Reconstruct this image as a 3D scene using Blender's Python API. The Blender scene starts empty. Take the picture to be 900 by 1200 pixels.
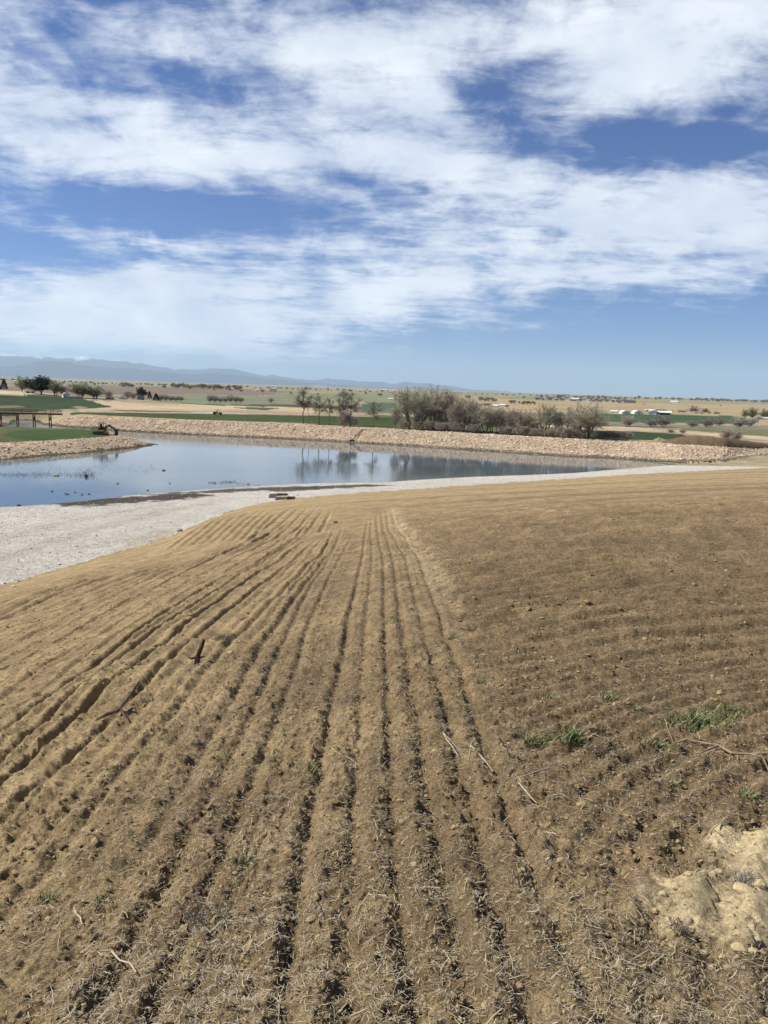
import bpy, math, random
import numpy as np
from mathutils import Vector, Matrix

random.seed(7)
rng = np.random.default_rng(11)
scene = bpy.context.scene
COL = scene.collection
R_ = math.radians

# ------------------------------------------------------------------ camera
FPX = 900.0
PITCH = math.atan(145 / 900.0)
ROLL = R_(1.78)
_f = np.array([0, math.cos(PITCH), -math.sin(PITCH)])
_u0 = np.array([0, math.sin(PITCH), math.cos(PITCH)])
_r0 = np.array([1.0, 0, 0])
_r = math.cos(ROLL) * _r0 + math.sin(ROLL) * _u0
_u = -math.sin(ROLL) * _r0 + math.cos(ROLL) * _u0
cam_d = bpy.data.cameras.new("camera")
cam = bpy.data.objects.new("camera", cam_d)
COL.objects.link(cam)
cam_d.sensor_fit = 'VERTICAL'
cam_d.sensor_height = 24.0
cam_d.lens = 24.0 * FPX / 1200.0
cam_d.clip_start = 0.05
cam_d.clip_end = 100000
M = Matrix.Identity(4)
for i in range(3):
    M[i][0] = _r[i]; M[i][1] = _u[i]; M[i][2] = -_f[i]
cam.matrix_world = M
scene.camera = cam


def ray(px, py):
    d = _f * FPX + _r * (px - 450.0) - _u * (py - 600.0)
    return d / np.linalg.norm(d)


def hitz(px, py, z):
    d = ray(px, py)
    t = z / d[2]
    return d[0] * t, d[1] * t


# ------------------------------------------------------------------ noise
_perm = rng.permutation(4096).astype(np.int64)
_ang = rng.uniform(0, 2 * np.pi, 4096)
_gx, _gy = np.cos(_ang), np.sin(_ang)


def perlin(x, y, seed=0):
    xi = np.floor(x); yi = np.floor(y)
    fx = x - xi; fy = y - yi
    xi = xi.astype(np.int64); yi = yi.astype(np.int64)
    u = fx * fx * fx * (fx * (fx * 6 - 15) + 10)
    v = fy * fy * fy * (fy * (fy * 6 - 15) + 10)

    def g(ix, iy, dx, dy):
        h = _perm[(ix + _perm[(iy + seed * 57) & 4095]) & 4095]
        return _gx[h] * dx + _gy[h] * dy
    a = g(xi, yi, fx, fy); b = g(xi + 1, yi, fx - 1, fy)
    c = g(xi, yi + 1, fx, fy - 1); d = g(xi + 1, yi + 1, fx - 1, fy - 1)
    return 1.5 * ((a + (b - a) * u) + ((c + (d - c) * u) - (a + (b - a) * u)) * v)


def fbm(x, y, octs=4, seed=0, gain=0.5):
    s = 0; a = 1.0; t = 0
    for o in range(octs):
        s = s + a * perlin(x * 2 ** o + 13.7 * o, y * 2 ** o + 7.1 * o, seed + o)
        t += a; a *= gain
    return s / t


def sstep(a, b, x):
    t = np.clip((x - a) / (b - a), 0, 1)
    return t * t * (3 - 2 * t)


# ------------------------------------------------------------------ pond outline and terrain
WZ = -14.0
near_px = [(-60, 596), (0, 594), (25, 593), (90, 588), (153, 580), (230, 574), (322, 568), (373, 566), (450, 565),
           (491, 562), (555, 558.6), (619, 556.5), (670, 554.3), (727, 549.5), (764, 546.6), (797, 543.8)]
toe_px = [(797, 543.8), (753, 540), (713, 537), (660, 535), (555, 528), (440, 520.5), (335, 514.6), (220, 509.5),
          (138, 505), (105, 502.5), (70, 500), (50, 498), (43, 495.5), (38, 492.5), (22, 492.5), (18, 496), (8, 499.5), (-60, 502)]
point_px = [(-60, 507), (0, 506), (60, 507), (112, 508.5), (140, 511.5), (165, 517.5), (187, 520.8), (177, 523), (166, 524.7),
            (128, 529), (64, 534.5), (0, 540), (-60, 546)]
POND = np.array([hitz(x, y, WZ) for x, y in near_px + toe_px[1:] + point_px])


def sdf(x, y):
    """distance to the pond outline, negative over the water"""
    n = len(POND)
    dmin = np.full(x.shape, 1e9); inside = np.zeros(x.shape, bool)
    for i in range(n):
        ax, ay = POND[i]; bx, by = POND[(i + 1) % n]
        ex, ey = bx - ax, by - ay
        t = np.clip(((x - ax) * ex + (y - ay) * ey) / (ex * ex + ey * ey), 0, 1)
        dmin = np.minimum(dmin, np.hypot(x - ax - t * ex, y - ay - t * ey))
        c = ((ay > y) != (by > y)) & (x < (bx - ax) * (y - ay) / (by - ay + 1e-12) + ax)
        inside ^= c
    return np.where(inside, -dmin, dmin)


_toe = [hitz(x, y, WZ) for x, y in toe_px[:9]]
_toe = [hitz(x, y, -13.3) for x, y in [(847, 540.5)]] + _toe
_toe = [hitz(x, y, -12.7) for x, y in [(1150, 503), (1000, 520), (900, 533)]] + _toe
_toe = _toe + [hitz(x, y, WZ) for x, y in [(105, 502.5), (70, 500), (8, 499.5), (-60, 501), (-250, 505)]]
_tth = np.array([math.atan2(x, y) for x, y in _toe]); _trr = np.array([math.hypot(x, y) for x, y in _toe])
_o = np.argsort(_tth); _tth = _tth[_o]; _trr = _trr[_o]


def rtoe(th):
    return np.interp(th, _tth, _trr)


def Sf(u):
    u = np.clip(u, -0.8, 0.8)
    return 0.13 - 0.164 * u + 0.112 * u * u


_eu = np.array([-.8, -.6, -.5, -.444, -.372, -.317, -.267, -.235, -.205, -.167, -.111, -.022, .055, .167, .333, .5, .65, .8])
_es = np.array([.31, .262, .2407, .2248, .2035, .1894, .172, .158, .146, .1362, .1285, .1195, .1127, .103, .0887, .0764, .068, .062])
_fu = np.linspace(-.8, .8, 161); _fs = np.interp(_fu, _eu, _es)
for _ in range(6):
    _fs[1:-1] = .25 * _fs[:-2] + .5 * _fs[1:-1] + .25 * _fs[2:]




def field_h(x, y):
    yy = np.maximum(y, np.abs(x) / 0.8)
    u = np.clip(x / np.maximum(yy, 1e-6), -0.8, 0.8)
    w = sstep(22, 62, np.hypot(x, y))          # the slope eases into a shoulder above the gravel
    return -1.65 - (Sf(u) * (1 - w) + np.interp(u, _fu, _fs) * w) * yy


def terrain(x, y):
    """base ground height and helpers (vectorised)"""
    x = np.asarray(x, float); y = np.asarray(y, float)
    r = np.hypot(x, y); th = np.arctan2(x, y)
    sd = np.full(x.shape, 60.0)
    k = (r > 30) & (r < 330) & (np.abs(th) < 1.2)
    if k.any():
        sd[k] = sdf(x[k], y[k])
    F = field_h(x, y)
    near = WZ + np.clip(sd * 0.05, 0, 1.3) + np.where(sd < 0, np.maximum(sd * 0.12, -1.5), 0)
    rt = rtoe(th)
    dist = (r - rt) * 0.93
    far = dist > 0
    far &= ~((sd < 0))
    pt = (~far) & (sd > 0) & (x < -30) & (r > 110) & (np.abs(th) < 1.2)
    # smooth maximum keeps the foot of the field rounded
    kk = 0.25
    g = np.maximum(F, near) + kk * np.log1p(np.exp(-np.abs(F - near) / kk)) * (sd > 2)
    isfield = (F > near - 0.02) & (r < 165) & ~far & ~pt & (sd > 3)
    hp = WZ + 1.75 * sstep(0, 8, sd) + 0.3 * sstep(8, 30, sd)
    base0 = np.interp(th, [0.33, 0.46], [WZ, -12.8])
    dwat = np.where(sd < 60, np.minimum(np.maximum(dist, 0), sd), np.maximum(dist, 0))
    top = base0 + (-10.8 - base0) * sstep(0, 13.0, dwat)
    shelf = -10.9 - 3.0 * sstep(300, 440, r)
    hf = np.minimum(top, np.maximum(shelf, -13.9) + 0.1)
    hill = 7.0 * np.exp(-((x + 265) / 120.0) ** 2 - ((y - 425) / 95.0) ** 2)
    hf = hf + hill * sstep(10, 70, dist) + sstep(600, 1500, r) * 1.2 * fbm(x / 900.0, y / 900.0, 2, 5)
    z = np.where(far, hf, np.where(pt, hp, g))
    z = np.where(sd < 0, np.where(sd > -60, WZ + np.maximum(sd * 0.12, -1.5), z), z)
    return z, sd, dist, far, pt, isfield


def G(x, y):
    return float(terrain(np.array([x]), np.array([y]))[0][0])


_ts = 1.5 * 1.006 ** np.arange(1650)


def hit(px, py):
    """where the sight line through a point of the photo meets the ground"""
    d = ray(px, py)
    X, Y, Z = d[0] * _ts, d[1] * _ts, d[2] * _ts
    k = np.nonzero(terrain(X, Y)[0] > Z)[0]
    k = k[0] if len(k) else len(_ts) - 1
    a, b = _ts[max(k - 1, 0)], _ts[k]
    tt = np.linspace(a, b, 60)
    zz = terrain(d[0] * tt, d[1] * tt)[0] - d[2] * tt
    j = np.nonzero(zz > 0)[0]
    t = tt[j[0]] if len(j) else b
    return d[0] * t, d[1] * t, G(d[0] * t, d[1] * t)


def at_dist(px, py, dist):
    d = ray(px, py); h = math.hypot(d[0], d[1])
    x, y = d[0] / h * dist, d[1] / h * dist
    return x, y, G(x, y)


# ------------------------------------------------------------------ object helpers
def new_mesh(name, verts, faces, mat=None, smooth=False, cols=None):
    me = bpy.data.meshes.new(name)
    verts = np.asarray(verts, np.float32)
    if isinstance(faces, np.ndarray):
        n, k = faces.shape
        me.vertices.add(len(verts)); me.vertices.foreach_set("co", verts.ravel())
        me.loops.add(n * k); me.loops.foreach_set("vertex_index", faces.astype(np.int32).ravel())
        me.polygons.add(n)
        me.polygons.foreach_set("loop_start", np.arange(0, n * k, k, dtype=np.int32))
        me.update(calc_edges=True)
    else:
        me.from_pydata([tuple(map(float, v)) for v in verts], [], faces)
    me.polygons.foreach_set("use_smooth", np.full(len(me.polygons), smooth))
    if cols is not None:
        at = me.color_attributes.new("Col", 'FLOAT_COLOR', 'POINT')
        c = np.ones((len(verts), 4), np.float32); c[:, :3] = cols
        at.data.foreach_set("color", c.ravel())
    if mat is not None:
        me.materials.append(mat)
    me.validate()
    return me


def obj(name, me, parent=None, loc=None, rotz=0.0):
    o = bpy.data.objects.new(name, me)
    COL.objects.link(o)
    if parent is not None:
        o.parent = parent
    if loc is not None:
        o.location = loc
    o.rotation_euler = (0, 0, rotz)
    return o


def thing(name, label, cat, loc=(0, 0, 0), rotz=0.0, group=None, me=None, scale=None):
    o = obj(name, me, None, loc, rotz)
    o['label'] = label; o['category'] = cat
    if group:
        o['group'] = group
    if scale is not None:
        o.scale = scale if isinstance(scale, tuple) else (scale,) * 3
    return o


def structure(o, kind='structure'):
    o['kind'] = kind
    return o


def dup(root, loc, rotz, scale, label, group=None):
    c = root.copy(); COL.objects.link(c)
    c.location = loc; c.rotation_euler = (0, 0, rotz); c.scale = scale
    c['label'] = label
    if group:
        c['group'] = group
    for ch in root.children:
        k = ch.copy(); COL.objects.link(k); k.parent = c
        for gch in ch.children:
            q = gch.copy(); COL.objects.link(q); q.parent = k
    return c


class MB:
    """collects simple solids into one mesh"""
    def __init__(s):
        s.v = []; s.f = []

    def box(s, x0, x1, y0, y1, z0, z1, taper=0.0, T=None):
        b = len(s.v); t = taper
        pts = [(x0, y0, z0), (x1, y0, z0), (x1, y1, z0), (x0, y1, z0),
               (x0 + t, y0 + t, z1), (x1 - t, y0 + t, z1), (x1 - t, y1 - t, z1), (x0 + t, y1 - t, z1)]
        if T is not None:
            pts = [tuple(T @ Vector(p)) for p in pts]
        s.v += pts
        s.f += [tuple(b + i for i in q) for q in ((0, 3, 2, 1), (4, 5, 6, 7), (0, 1, 5, 4), (1, 2, 6, 5), (2, 3, 7, 6), (3, 0, 4, 7))]
        return s

    def tube(s, pts, rad, n=6, cap=True):
        pts = [Vector([float(c) for c in p]) for p in pts]
        if not isinstance(rad, (list, tuple)):
            rad = [rad] * len(pts)
        rad = [float(q) for q in rad]
        b = len(s.v)
        for i, p in enumerate(pts):
            d = (pts[min(i + 1, len(pts) - 1)] - pts[max(i - 1, 0)]).normalized()
            a = d.cross(Vector((0.31, 0.17, 0.93)))
            if a.length < 1e-3:
                a = d.cross(Vector((1, 0, 0)))
            a.normalize(); c = d.cross(a)
            for k in range(n):
                w = 2 * math.pi * k / n
                s.v.append(tuple(p + rad[i] * (math.cos(w) * a + math.sin(w) * c)))
        for i in range(len(pts) - 1):
            for k in range(n):
                s.f.append((b + i * n + k, b + i * n + (k + 1) % n, b + (i + 1) * n + (k + 1) % n, b + (i + 1) * n + k))
        if cap:
            s.f.append(tuple(b + k for k in reversed(range(n))))
            s.f.append(tuple(b + (len(pts) - 1) * n + k for k in range(n)))
        return s

    def prism(s, prof, y0, y1):
        """profile in x,z pushed along y"""
        b = len(s.v); n = len(prof)
        s.v += [(p[0], y0, p[1]) for p in prof] + [(p[0], y1, p[1]) for p in prof]
        s.f.append(tuple(b + k for k in range(n))); s.f.append(tuple(b + n + k for k in reversed(range(n))))
        for k in range(n):
            s.f.append((b + (k + 1) % n, b + k, b + n + k, b + n + (k + 1) % n))
        return s

    def mesh(s, name, mat):
        return new_mesh(name, s.v, s.f, mat)

    def part(s, name, mat, parent):
        return obj(name, s.mesh(name, mat), parent)


# ------------------------------------------------------------------ materials
def nodemat(name):
    m = bpy.data.materials.new(name); m.use_nodes = True
    nt = m.node_tree
    return m, nt, nt.nodes, nt.links, nt.nodes["Principled BSDF"]


ALB = 0.82      # overall reflectance level of the painted and natural surfaces


def simple(name, rgb, rough=0.8, var=0.25, scale=3.0, metallic=0.0, bump=0.0, spec=0.3):
    rgb = tuple(ALB * q for q in rgb)
    m, nt, N, L, P = nodemat(name)
    P.inputs['Roughness'].default_value = rough
    P.inputs['Metallic'].default_value = metallic
    P.inputs['Specular IOR Level'].default_value = spec
    tc = N.new('ShaderNodeTexCoord')
    nz = N.new('ShaderNodeTexNoise'); nz.inputs['Scale'].default_value = scale; nz.inputs['Detail'].default_value = 5
    L.new(tc.outputs['Object'], nz.inputs['Vector'])
    mp = N.new('ShaderNodeMapRange')
    mp.inputs['From Min'].default_value = 0.3; mp.inputs['From Max'].default_value = 0.7
    mp.inputs['To Min'].default_value = 1 - var; mp.inputs['To Max'].default_value = 1 + var
    L.new(nz.outputs['Fac'], mp.inputs['Value'])
    mx = N.new('ShaderNodeMix'); mx.data_type = 'RGBA'; mx.blend_type = 'MULTIPLY'; mx.inputs[0].default_value = 1
    mx.inputs[6].default_value = (*rgb, 1)
    L.new(mp.outputs[0], mx.inputs[7]); L.new(mx.outputs[2], P.inputs['Base Color'])
    if bump:
        bp = N.new('ShaderNodeBump'); bp.inputs['Strength'].default_value = bump; bp.inputs['Distance'].default_value = 0.02
        L.new(nz.outputs['Fac'], bp.inputs['Height']); L.new(bp.outputs[0], P.inputs['Normal'])
    return m


def vcol(name, rough=0.95, noises=((4.0, 0.3),), bump=None, spec=0.1):
    """base colour from the mesh's colour attribute, broken up by noise in metres"""
    m, nt, N, L, P = nodemat(name)
    P.inputs['Roughness'].default_value = rough
    P.inputs['Specular IOR Level'].default_value = spec
    at = N.new('ShaderNodeAttribute'); at.attribute_name = "Col"
    tc = N.new('ShaderNodeTexCoord')
    cur = at.outputs['Color']; lev = ALB
    for sc, var in noises:
        nz = N.new('ShaderNodeTexNoise'); nz.inputs['Scale'].default_value = sc; nz.inputs['Detail'].default_value = 4
        nz.inputs['Roughness'].default_value = 0.65
        L.new(tc.outputs['Object'], nz.inputs['Vector'])
        mp = N.new('ShaderNodeMapRange')
        mp.inputs['From Min'].default_value = 0.3; mp.inputs['From Max'].default_value = 0.7
        mp.inputs['To Min'].default_value = lev * (1 - var); mp.inputs['To Max'].default_value = lev * (1 + var); lev = 1.0
        L.new(nz.outputs['Fac'], mp.inputs['Value'])
        mx = N.new('ShaderNodeMix'); mx.data_type = 'RGBA'; mx.blend_type = 'MULTIPLY'; mx.inputs[0].default_value = 1
        L.new(cur, mx.inputs[6]); L.new(mp.outputs[0], mx.inputs[7]); cur = mx.outputs[2]
    L.new(cur, P.inputs['Base Color'])
    if bump:
        prev = None
        for sc, dist in bump:
            nz = N.new('ShaderNodeTexNoise'); nz.inputs['Scale'].default_value = sc; nz.inputs['Detail'].default_value = 5
            nz.inputs['Roughness'].default_value = 0.7
            L.new(tc.outputs['Object'], nz.inputs['Vector'])
            bp = N.new('ShaderNodeBump'); bp.inputs['Strength'].default_value = 1.0; bp.inputs['Distance'].default_value = dist
            L.new(nz.outputs['Fac'], bp.inputs['Height'])
            if prev is not None:
                L.new(prev, bp.inputs['Normal'])
            prev = bp.outputs[0]
        L.new(prev, P.inputs['Normal'])
    return m


M_SOIL = vcol("drilled_soil", noises=((1.3, 0.2), (5.0, 0.26), (22.0, 0.34), (90.0, 0.34)), bump=((6.0, 0.05), (26.0, 0.03), (110.0, 0.012)))
M_GRAVEL = vcol("pale_gravel", noises=((0.22, 0.1), (2.0, 0.22), (7.0, 0.45)), bump=((2.2, 0.25), (6.0, 0.2)))
M_GROUND = vcol("open_ground", noises=((0.02, 0.18), (0.16, 0.2), (0.9, 0.25)), bump=((0.6, 0.25),))
M_CLOD = vcol("soil_crumb", noises=((60.0, 0.25),), bump=((90.0, 0.006),))
M_STRAW = vcol("straw", rough=0.7, noises=((30.0, 0.15),), spec=0.25)
M_ROCK = vcol("riprap_rock", rough=0.9, noises=((3.0, 0.25),), bump=((6.0, 0.05),))
M_GRASS = vcol("grass_blade", rough=0.6, noises=((8.0, 0.2),), spec=0.25)
M_MOUNT = vcol("mountain", noises=((0.0012, 0.2), (0.005, 0.15)))

# ------------------------------------------------------------------ traced drill rows (photo points laid onto the ground)
ROWS = {
    'A': [(335, 1200), (360, 980), (383, 873), (393, 800), (402, 780), (408, 730), (417, 690), (425, 655), (428, 627), (432, 607)],
    'B': [(407, 1200), (413, 980), (420, 880), (425, 780), (428, 740), (432, 707), (437, 650), (434, 622), (437, 603)],
    'C': [(487, 1200), (470, 1063), (463, 980), (458, 880), (453, 780), (451, 707), (450, 657), (443, 630), (441, 600)],
    'D': [(557, 1200), (523, 1040), (513, 980), (497, 890), (483, 813), (477, 767), (468, 713), (460, 653), (450, 623), (447, 600)],
    'E': [(624, 1200), (593, 1087), (570, 1020), (557, 960), (533, 880), (517, 813), (502, 757), (488, 707), (473, 650), (455, 620), (453, 597)],
    'F': [(705, 1200), (650, 1080), (600, 967), (568, 880), (547, 810), (528, 757), (507, 700), (495, 667), (480, 640), (462, 615), (458, 595)],
    'G': [(170, 1200), (200, 1140), (230, 1080), (263, 1000), (293, 923), (320, 860), (347, 790), (358, 745), (377, 697), (397, 657), (417, 623)],
    'H': [(100, 1200), (150, 1120), (187, 1057), (220, 983), (255, 920), (290, 857), (312, 800), (337, 747), (357, 700), (383, 660), (407, 620)],
    'L9': [(40, 1200), (100, 1115), (140, 1050), (175, 990), (230, 900), (270, 830), (300, 775), (330, 725), (362, 680), (392, 643), (402, 617)],
    'L8': [(-30, 1120), (0, 1078), (93, 980), (127, 925), (200, 845), (255, 775), (300, 725), (345, 680), (380, 645), (393, 617)],
    'L7': [(-40, 1010), (0, 962), (67, 907), (130, 845), (187, 790), (240, 738), (283, 703), (340, 660), (374, 630)],
    'L6': [(-40, 965), (0, 923), (80, 850), (143, 797), (200, 748), (250, 710), (280, 687), (333, 652), (367, 627)],
    'L5': [(-40, 925), (0, 893), (60, 840), (107, 795), (143, 770), (233, 707), (283, 672), (330, 645), (360, 620)],
    'L4': [(-40, 890), (0, 862), (60, 812), (117, 777), (187, 723), (240, 690), (300, 660), (345, 632), (362, 613)],
    'L3': [(-40, 815), (20, 777), (100, 733), (187, 687), (250, 655), (300, 635), (345, 612)],
    'L3b': [(-40, 785), (0, 764), (60, 735), (150, 692), (220, 660), (290, 632)],
    'L2': [(-40, 740), (0, 727), (60, 703), (130, 680), (200, 658), (245, 645)],
    'L2b': [(-40, 730), (0, 717), (70, 692), (150, 668), (190, 655)],
    'L1': [(-40, 716), (0, 703), (60, 686), (140, 661), (190, 646)],
}
def between(a, b, t=0.5):
    pa, pb = ROWS[a], ROWS[b]
    n_ = min(len(pa), len(pb)); out_ = []
    for i in range(7):
        u = i / 6
        def pick(p_):
            q_ = u * (len(p_) - 1); j = min(int(q_), len(p_) - 2); f_ = q_ - j
            return (p_[j][0] * (1 - f_) + p_[j + 1][0] * f_, p_[j][1] * (1 - f_) + p_[j + 1][1] * f_)
        A_, B_ = pick(pa), pick(pb)
        out_.append((A_[0] * (1 - t) + B_[0] * t, A_[1] * (1 - t) + B_[1] * t))
    return out_
ROWS['La'] = between('L1', 'L2'); ROWS['Lb'] = between('L2', 'L3b'); ROWS['Lc'] = between('L3', 'L4', .4); ROWS['Ld'] = between('L3', 'L4', .72)
ROWS['Le'] = between('L7', 'L8', .35); ROWS['Lf'] = between('L7', 'L8', .7); ROWS['Lg'] = between('L3b', 'L3'); ROWS['Lh'] = between('L8', 'L9')
for _n, (_a, _b) in enumerate((('L1', 'La'), ('La', 'L2'), ('L2', 'Lb'), ('Lb', 'L3b'), ('L3', 'Lc'), ('L4', 'L5'), ('L5', 'L6'))):
    ROWS['Lx%d' % _n] = between(_a, _b)
for k in range(6):
    ROWS['M1%d' % k] = [(290 + 17 * k, 634 - 2 * k), (318 + 13 * k, 614 - k), (345 + 9 * k, 594 + k * .3)]
for k in range(9):
    ROWS['M%d' % k] = [(200 + 12 * k, 642 - 1.4 * k), (228 + 10 * k, 622 - 0.8 * k), (262 + 8.5 * k, 600 - 0.3 * k)]
ROWDEPTH = {'A': .047, 'B': .030, 'C': .038, 'D': .034, 'E': .034, 'F': .030, 'G': .040, 'H': .036, 'L9': .045, 'L8': .05,
            'L7': .07, 'L6': .085, 'L5': .08, 'L4': .085, 'L3': .08, 'L3b': .05, 'L2': .085, 'L2b': .06, 'L1': .085}
ROWPOL = {}
for k, pts in ROWS.items():
    w = [hit(px, py) for px, py in pts]
    rr = np.array([math.hypot(p[0], p[1]) for p in w]); tt = np.array([math.atan2(p[0], p[1]) for p in w])
    o = np.argsort(rr); rr, tt = rr[o], tt[o]
    # smooth resample
    lr = np.linspace(math.log(rr[0]), math.log(rr[-1]), 60)
    tv = np.interp(lr, np.log(rr), tt)
    for _ in range(5):
        tv[1:-1] = 0.25 * tv[:-2] + 0.5 * tv[1:-1] + 0.25 * tv[2:]
    ROWPOL[k] = (np.exp(lr), tv)

# ------------------------------------------------------------------ ground grid: polar sheet round the viewer's hill
rl = [0.25, 0.7, 1.1, 1.4, 1.6]
while rl[-1] < 44000:
    r = rl[-1]
    vpm = 1485 / (r * r) + (0.0 if r < 60 else 9000 / (r * r))
    dr = 0.85 / vpm
    dr = max(dr, 0.0035)
    dr = min(dr, max(0.25, 0.006 * r)) if r < 340 else min(dr, 0.09 * r)
    if 60 < r < 340:
        dr = min(dr, 0.8)
    rl.append(r + dr)
RR = np.array(rl)
fine = np.arange(-0.60, 0.60001, 0.0015)
wing = [0.60]; st = 0.003
while wing[-1] < math.pi:
    st *= 1.09; wing.append(wing[-1] + st)
wing = np.array(wing[1:]); wing = wing[wing < math.pi - 0.02]
TH = np.concatenate([-wing[::-1], fine, wing])
nr, nth = len(RR), len(TH)
rg, tg = np.meshgrid(RR, TH, indexing='ij')
jit = rng.uniform(-0.3, 0.3, rg.shape); jit2 = rng.uniform(-0.3, 0.3, rg.shape)
drg = np.gradient(RR)[:, None]; dtg = np.gradient(TH)[None, :]
rg = rg + jit * drg * np.interp(rg, [2, 6, 14], [1, 1, 0.25]); tg = tg + jit2 * dtg * (np.abs(tg) < 0.6)
X = rg * np.sin(tg); Y = rg * np.cos(tg)
print("grid", nr, nth, nr * nth)
sh = X.shape
Z, SD, DIST, FAR, PT, ISF = [a.reshape(sh) for a in terrain(X.ravel(), Y.ravel())]

# --- relief and colour of the soil
near = (rg < 170)
kn = near & (np.abs(tg) < 1.3)
x = X[kn]; y = Y[kn]; r = rg[kn]; th = tg[kn]
wob = 0.012 * perlin(x * 1.7, y * 1.7, 41) + 0.008 * perlin(x * 6, y * 6, 42)
big = fbm(x * 0.35, y * 0.35, 3, 1)
mid = fbm(x * 2.2, y * 2.2, 3, 9)


def rowpos(k, r):
    rr, tv = ROWPOL[k]
    return np.interp(r, rr, tv), (r >= rr[0] * 0.98) & (r <= rr[-1] * 1.01)


dz = np.zeros(len(x))
lat = {}
for k in ROWS:
    rr, tv = ROWPOL[k]
    tf, ok = rowpos(k, r)
    sl = np.interp(r, rr, np.gradient(tv, rr)) * r
    d = r * (th - tf) / np.sqrt(1 + sl * sl)
    lat[k] = (d, ok)
    dep = 0.88 * ROWDEPTH.get(k, 0.045) if k not in ('Le', 'Lf', 'Lh', 'Lx4', 'Lx5', 'Lx6') else 0.022
    fade = np.where(ok, np.minimum(1, np.minimum((r - rr[0] * 0.98) / (0.06 * rr[0]) + (rr[0] < 2.4), (rr[-1] * 1.01 - r) / (0.22 * rr[-1]))), 0)
    amp = dep * np.clip(0.95 + 0.35 * mid + 0.15 * perlin(x * 5, y * 5, 77) + 0.3 * big, 0.5, 1.5) * np.clip(fade, 0, 1)
    wid = np.maximum(0.037 if k in 'ABCDEFGH' else (0.045 if k[0] == 'L' else 0.09), 0.0016 * r)
    drp = r * r / 1485.0 * 1.2; wid = np.maximum(wid, 0.62 * drp * np.abs(sl) / np.sqrt(1 + sl * sl))
    amp = amp * np.clip((wid / 0.05) ** 0.85, 1.0, 3.6) * (1 if k in 'ABCDEFGH' else np.interp(r, [3, 8, 14], [0.62, 1.0, 1.35]))
    dd = d + wob
    dz += amp * (-np.exp(-(dd / wid) ** 2) + 0.42 * np.exp(-((np.abs(dd) - 2.1 * wid) / (1.2 * wid)) ** 2))

tF, okF = rowpos('F', np.clip(r, ROWPOL['F'][0][0], ROWPOL['F'][0][-1]))
right = r * (th - tF)                       # metres to the right of the last straight row
rmask = sstep(0.12, 0.4, right)
rmask = np.where(r > ROWPOL['F'][0][-1] * 1.0, sstep(-30, -24, right) * 0.9 + 0.1, rmask)
# rows that swing round in circles on the right
RC = np.hypot(x - 4.7, y - 0.7)
ph = 2 * np.pi * (RC + 0.05 * perlin(x * 0.7, y * 0.7, 23)) / 0.19
RCw = RC + 0.06 * perlin(x * 0.6, y * 0.6, 24)
modr = np.clip(0.95 + 0.45 * mid + 0.3 * big, 0.25, 1.4)
dz += rmask * modr * (0.040 * (-0.5 + 0.5 * np.cos(ph)) * sstep(13, 7, r)
                      + 0.075 * np.sin(2 * np.pi * RCw / 0.57) * sstep(5, 10, r) * sstep(19, 12, r)
                      + 0.12 * np.sin(2 * np.pi * RCw / 1.71 + 1.0) * sstep(11, 20, r) * sstep(42, 25, r))
# pale wind-rowed edge along the last straight row
edge = np.clip(0.75 + 1.0 * mid, 0, 1) * np.exp(-((right - 0.2 + 0.12 * big) / np.interp(r, [8, 14, 40], [0.16, 0.3, 0.45])) ** 2) * sstep(7, 12, r) * (r < ROWPOL['F'][0][-1] * 1.02)
dz += 0.03 * edge
# lug prints between rows G and A, and between L3 and L4
for a, b in (('G', 'A'), ('L3', 'L4'), ('L9', 'L8')):
    ta, oa = rowpos(a, r); tb, ob = rowpos(b, r)
    lo = np.minimum(ta, tb); hi = np.maximum(ta, tb)
    w = np.clip((th - lo) / np.maximum(hi - lo, 1e-4), 0, 1)
    ins = (oa & ob) * (4 * w * (1 - w)) ** 0.5
    chev = np.sin(2 * np.pi * (r + 0.10 * np.sin(w * 2.2) * 2 + 0.05 * mid) / 0.16)
    dz += ins * 0.016 * chev * np.clip(0.6 + 1.3 * mid, 0, 1.3)
# pale broken-up patch low on the right
PC = hit(848, 1060); PC2 = hit(893, 1005)
pd = np.minimum(np.hypot((x - PC[0]) / 0.30, (y - PC[1]) / 0.25), np.hypot((x - PC2[0] - .04) / 0.24, (y - PC2[1]) / 0.27))
patch = sstep(1.15, 0.85, pd + 0.35 * fbm(x * 9, y * 9, 2, 31))
dz += patch * (0.034 + 0.010 * fbm(x * 4.5, y * 4.5, 3, 17) - 0.010 * sstep(0.86, 0.97, 1 - np.abs(fbm(x * 6, y * 6, 2, 19))) * (rng.uniform(size=len(x)) > -1))
# roughness of the soil at several sizes
dz += 0.05 * big + 0.022 * mid
rough = np.zeros(len(x))
drl = np.interp(r, RR, np.gradient(RR))
for q_, (lam, am) in enumerate(((0.035, .0085), (0.07, .0145), (0.14, .018), (0.28, .020), (0.56, .024), (1.12, .034), (2.24, .04), (4.5, .05))):
    w_ = sstep(1.3, 2.4, lam / np.maximum(drl, 0.0015 * r))
    m_ = w_ > 0
    if q_ > 3:
        w_ = w_ * sstep(2.0, 9.0, r)
    v_ = np.zeros(len(x)); v_[m_] = perlin(x[m_] / lam, y[m_] / lam, 200 + q_)
    rough += w_ * am * v_
nn = r < 12
xs, ys = x[nn], y[nn]
lump = np.clip(perlin(xs * 17, ys * 17, 51) - 0.25, 0, 1) + 0.6 * np.clip(perlin(xs * 38, ys * 38, 52) - 0.2, 0, 1)
rough[nn] += 0.042 * lump * (0.4 + 0.9 * np.clip(0.5 + perlin(xs * 1.1, ys * 1.1, 53), 0, 1)) * sstep(12, 7, r[nn])
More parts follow.
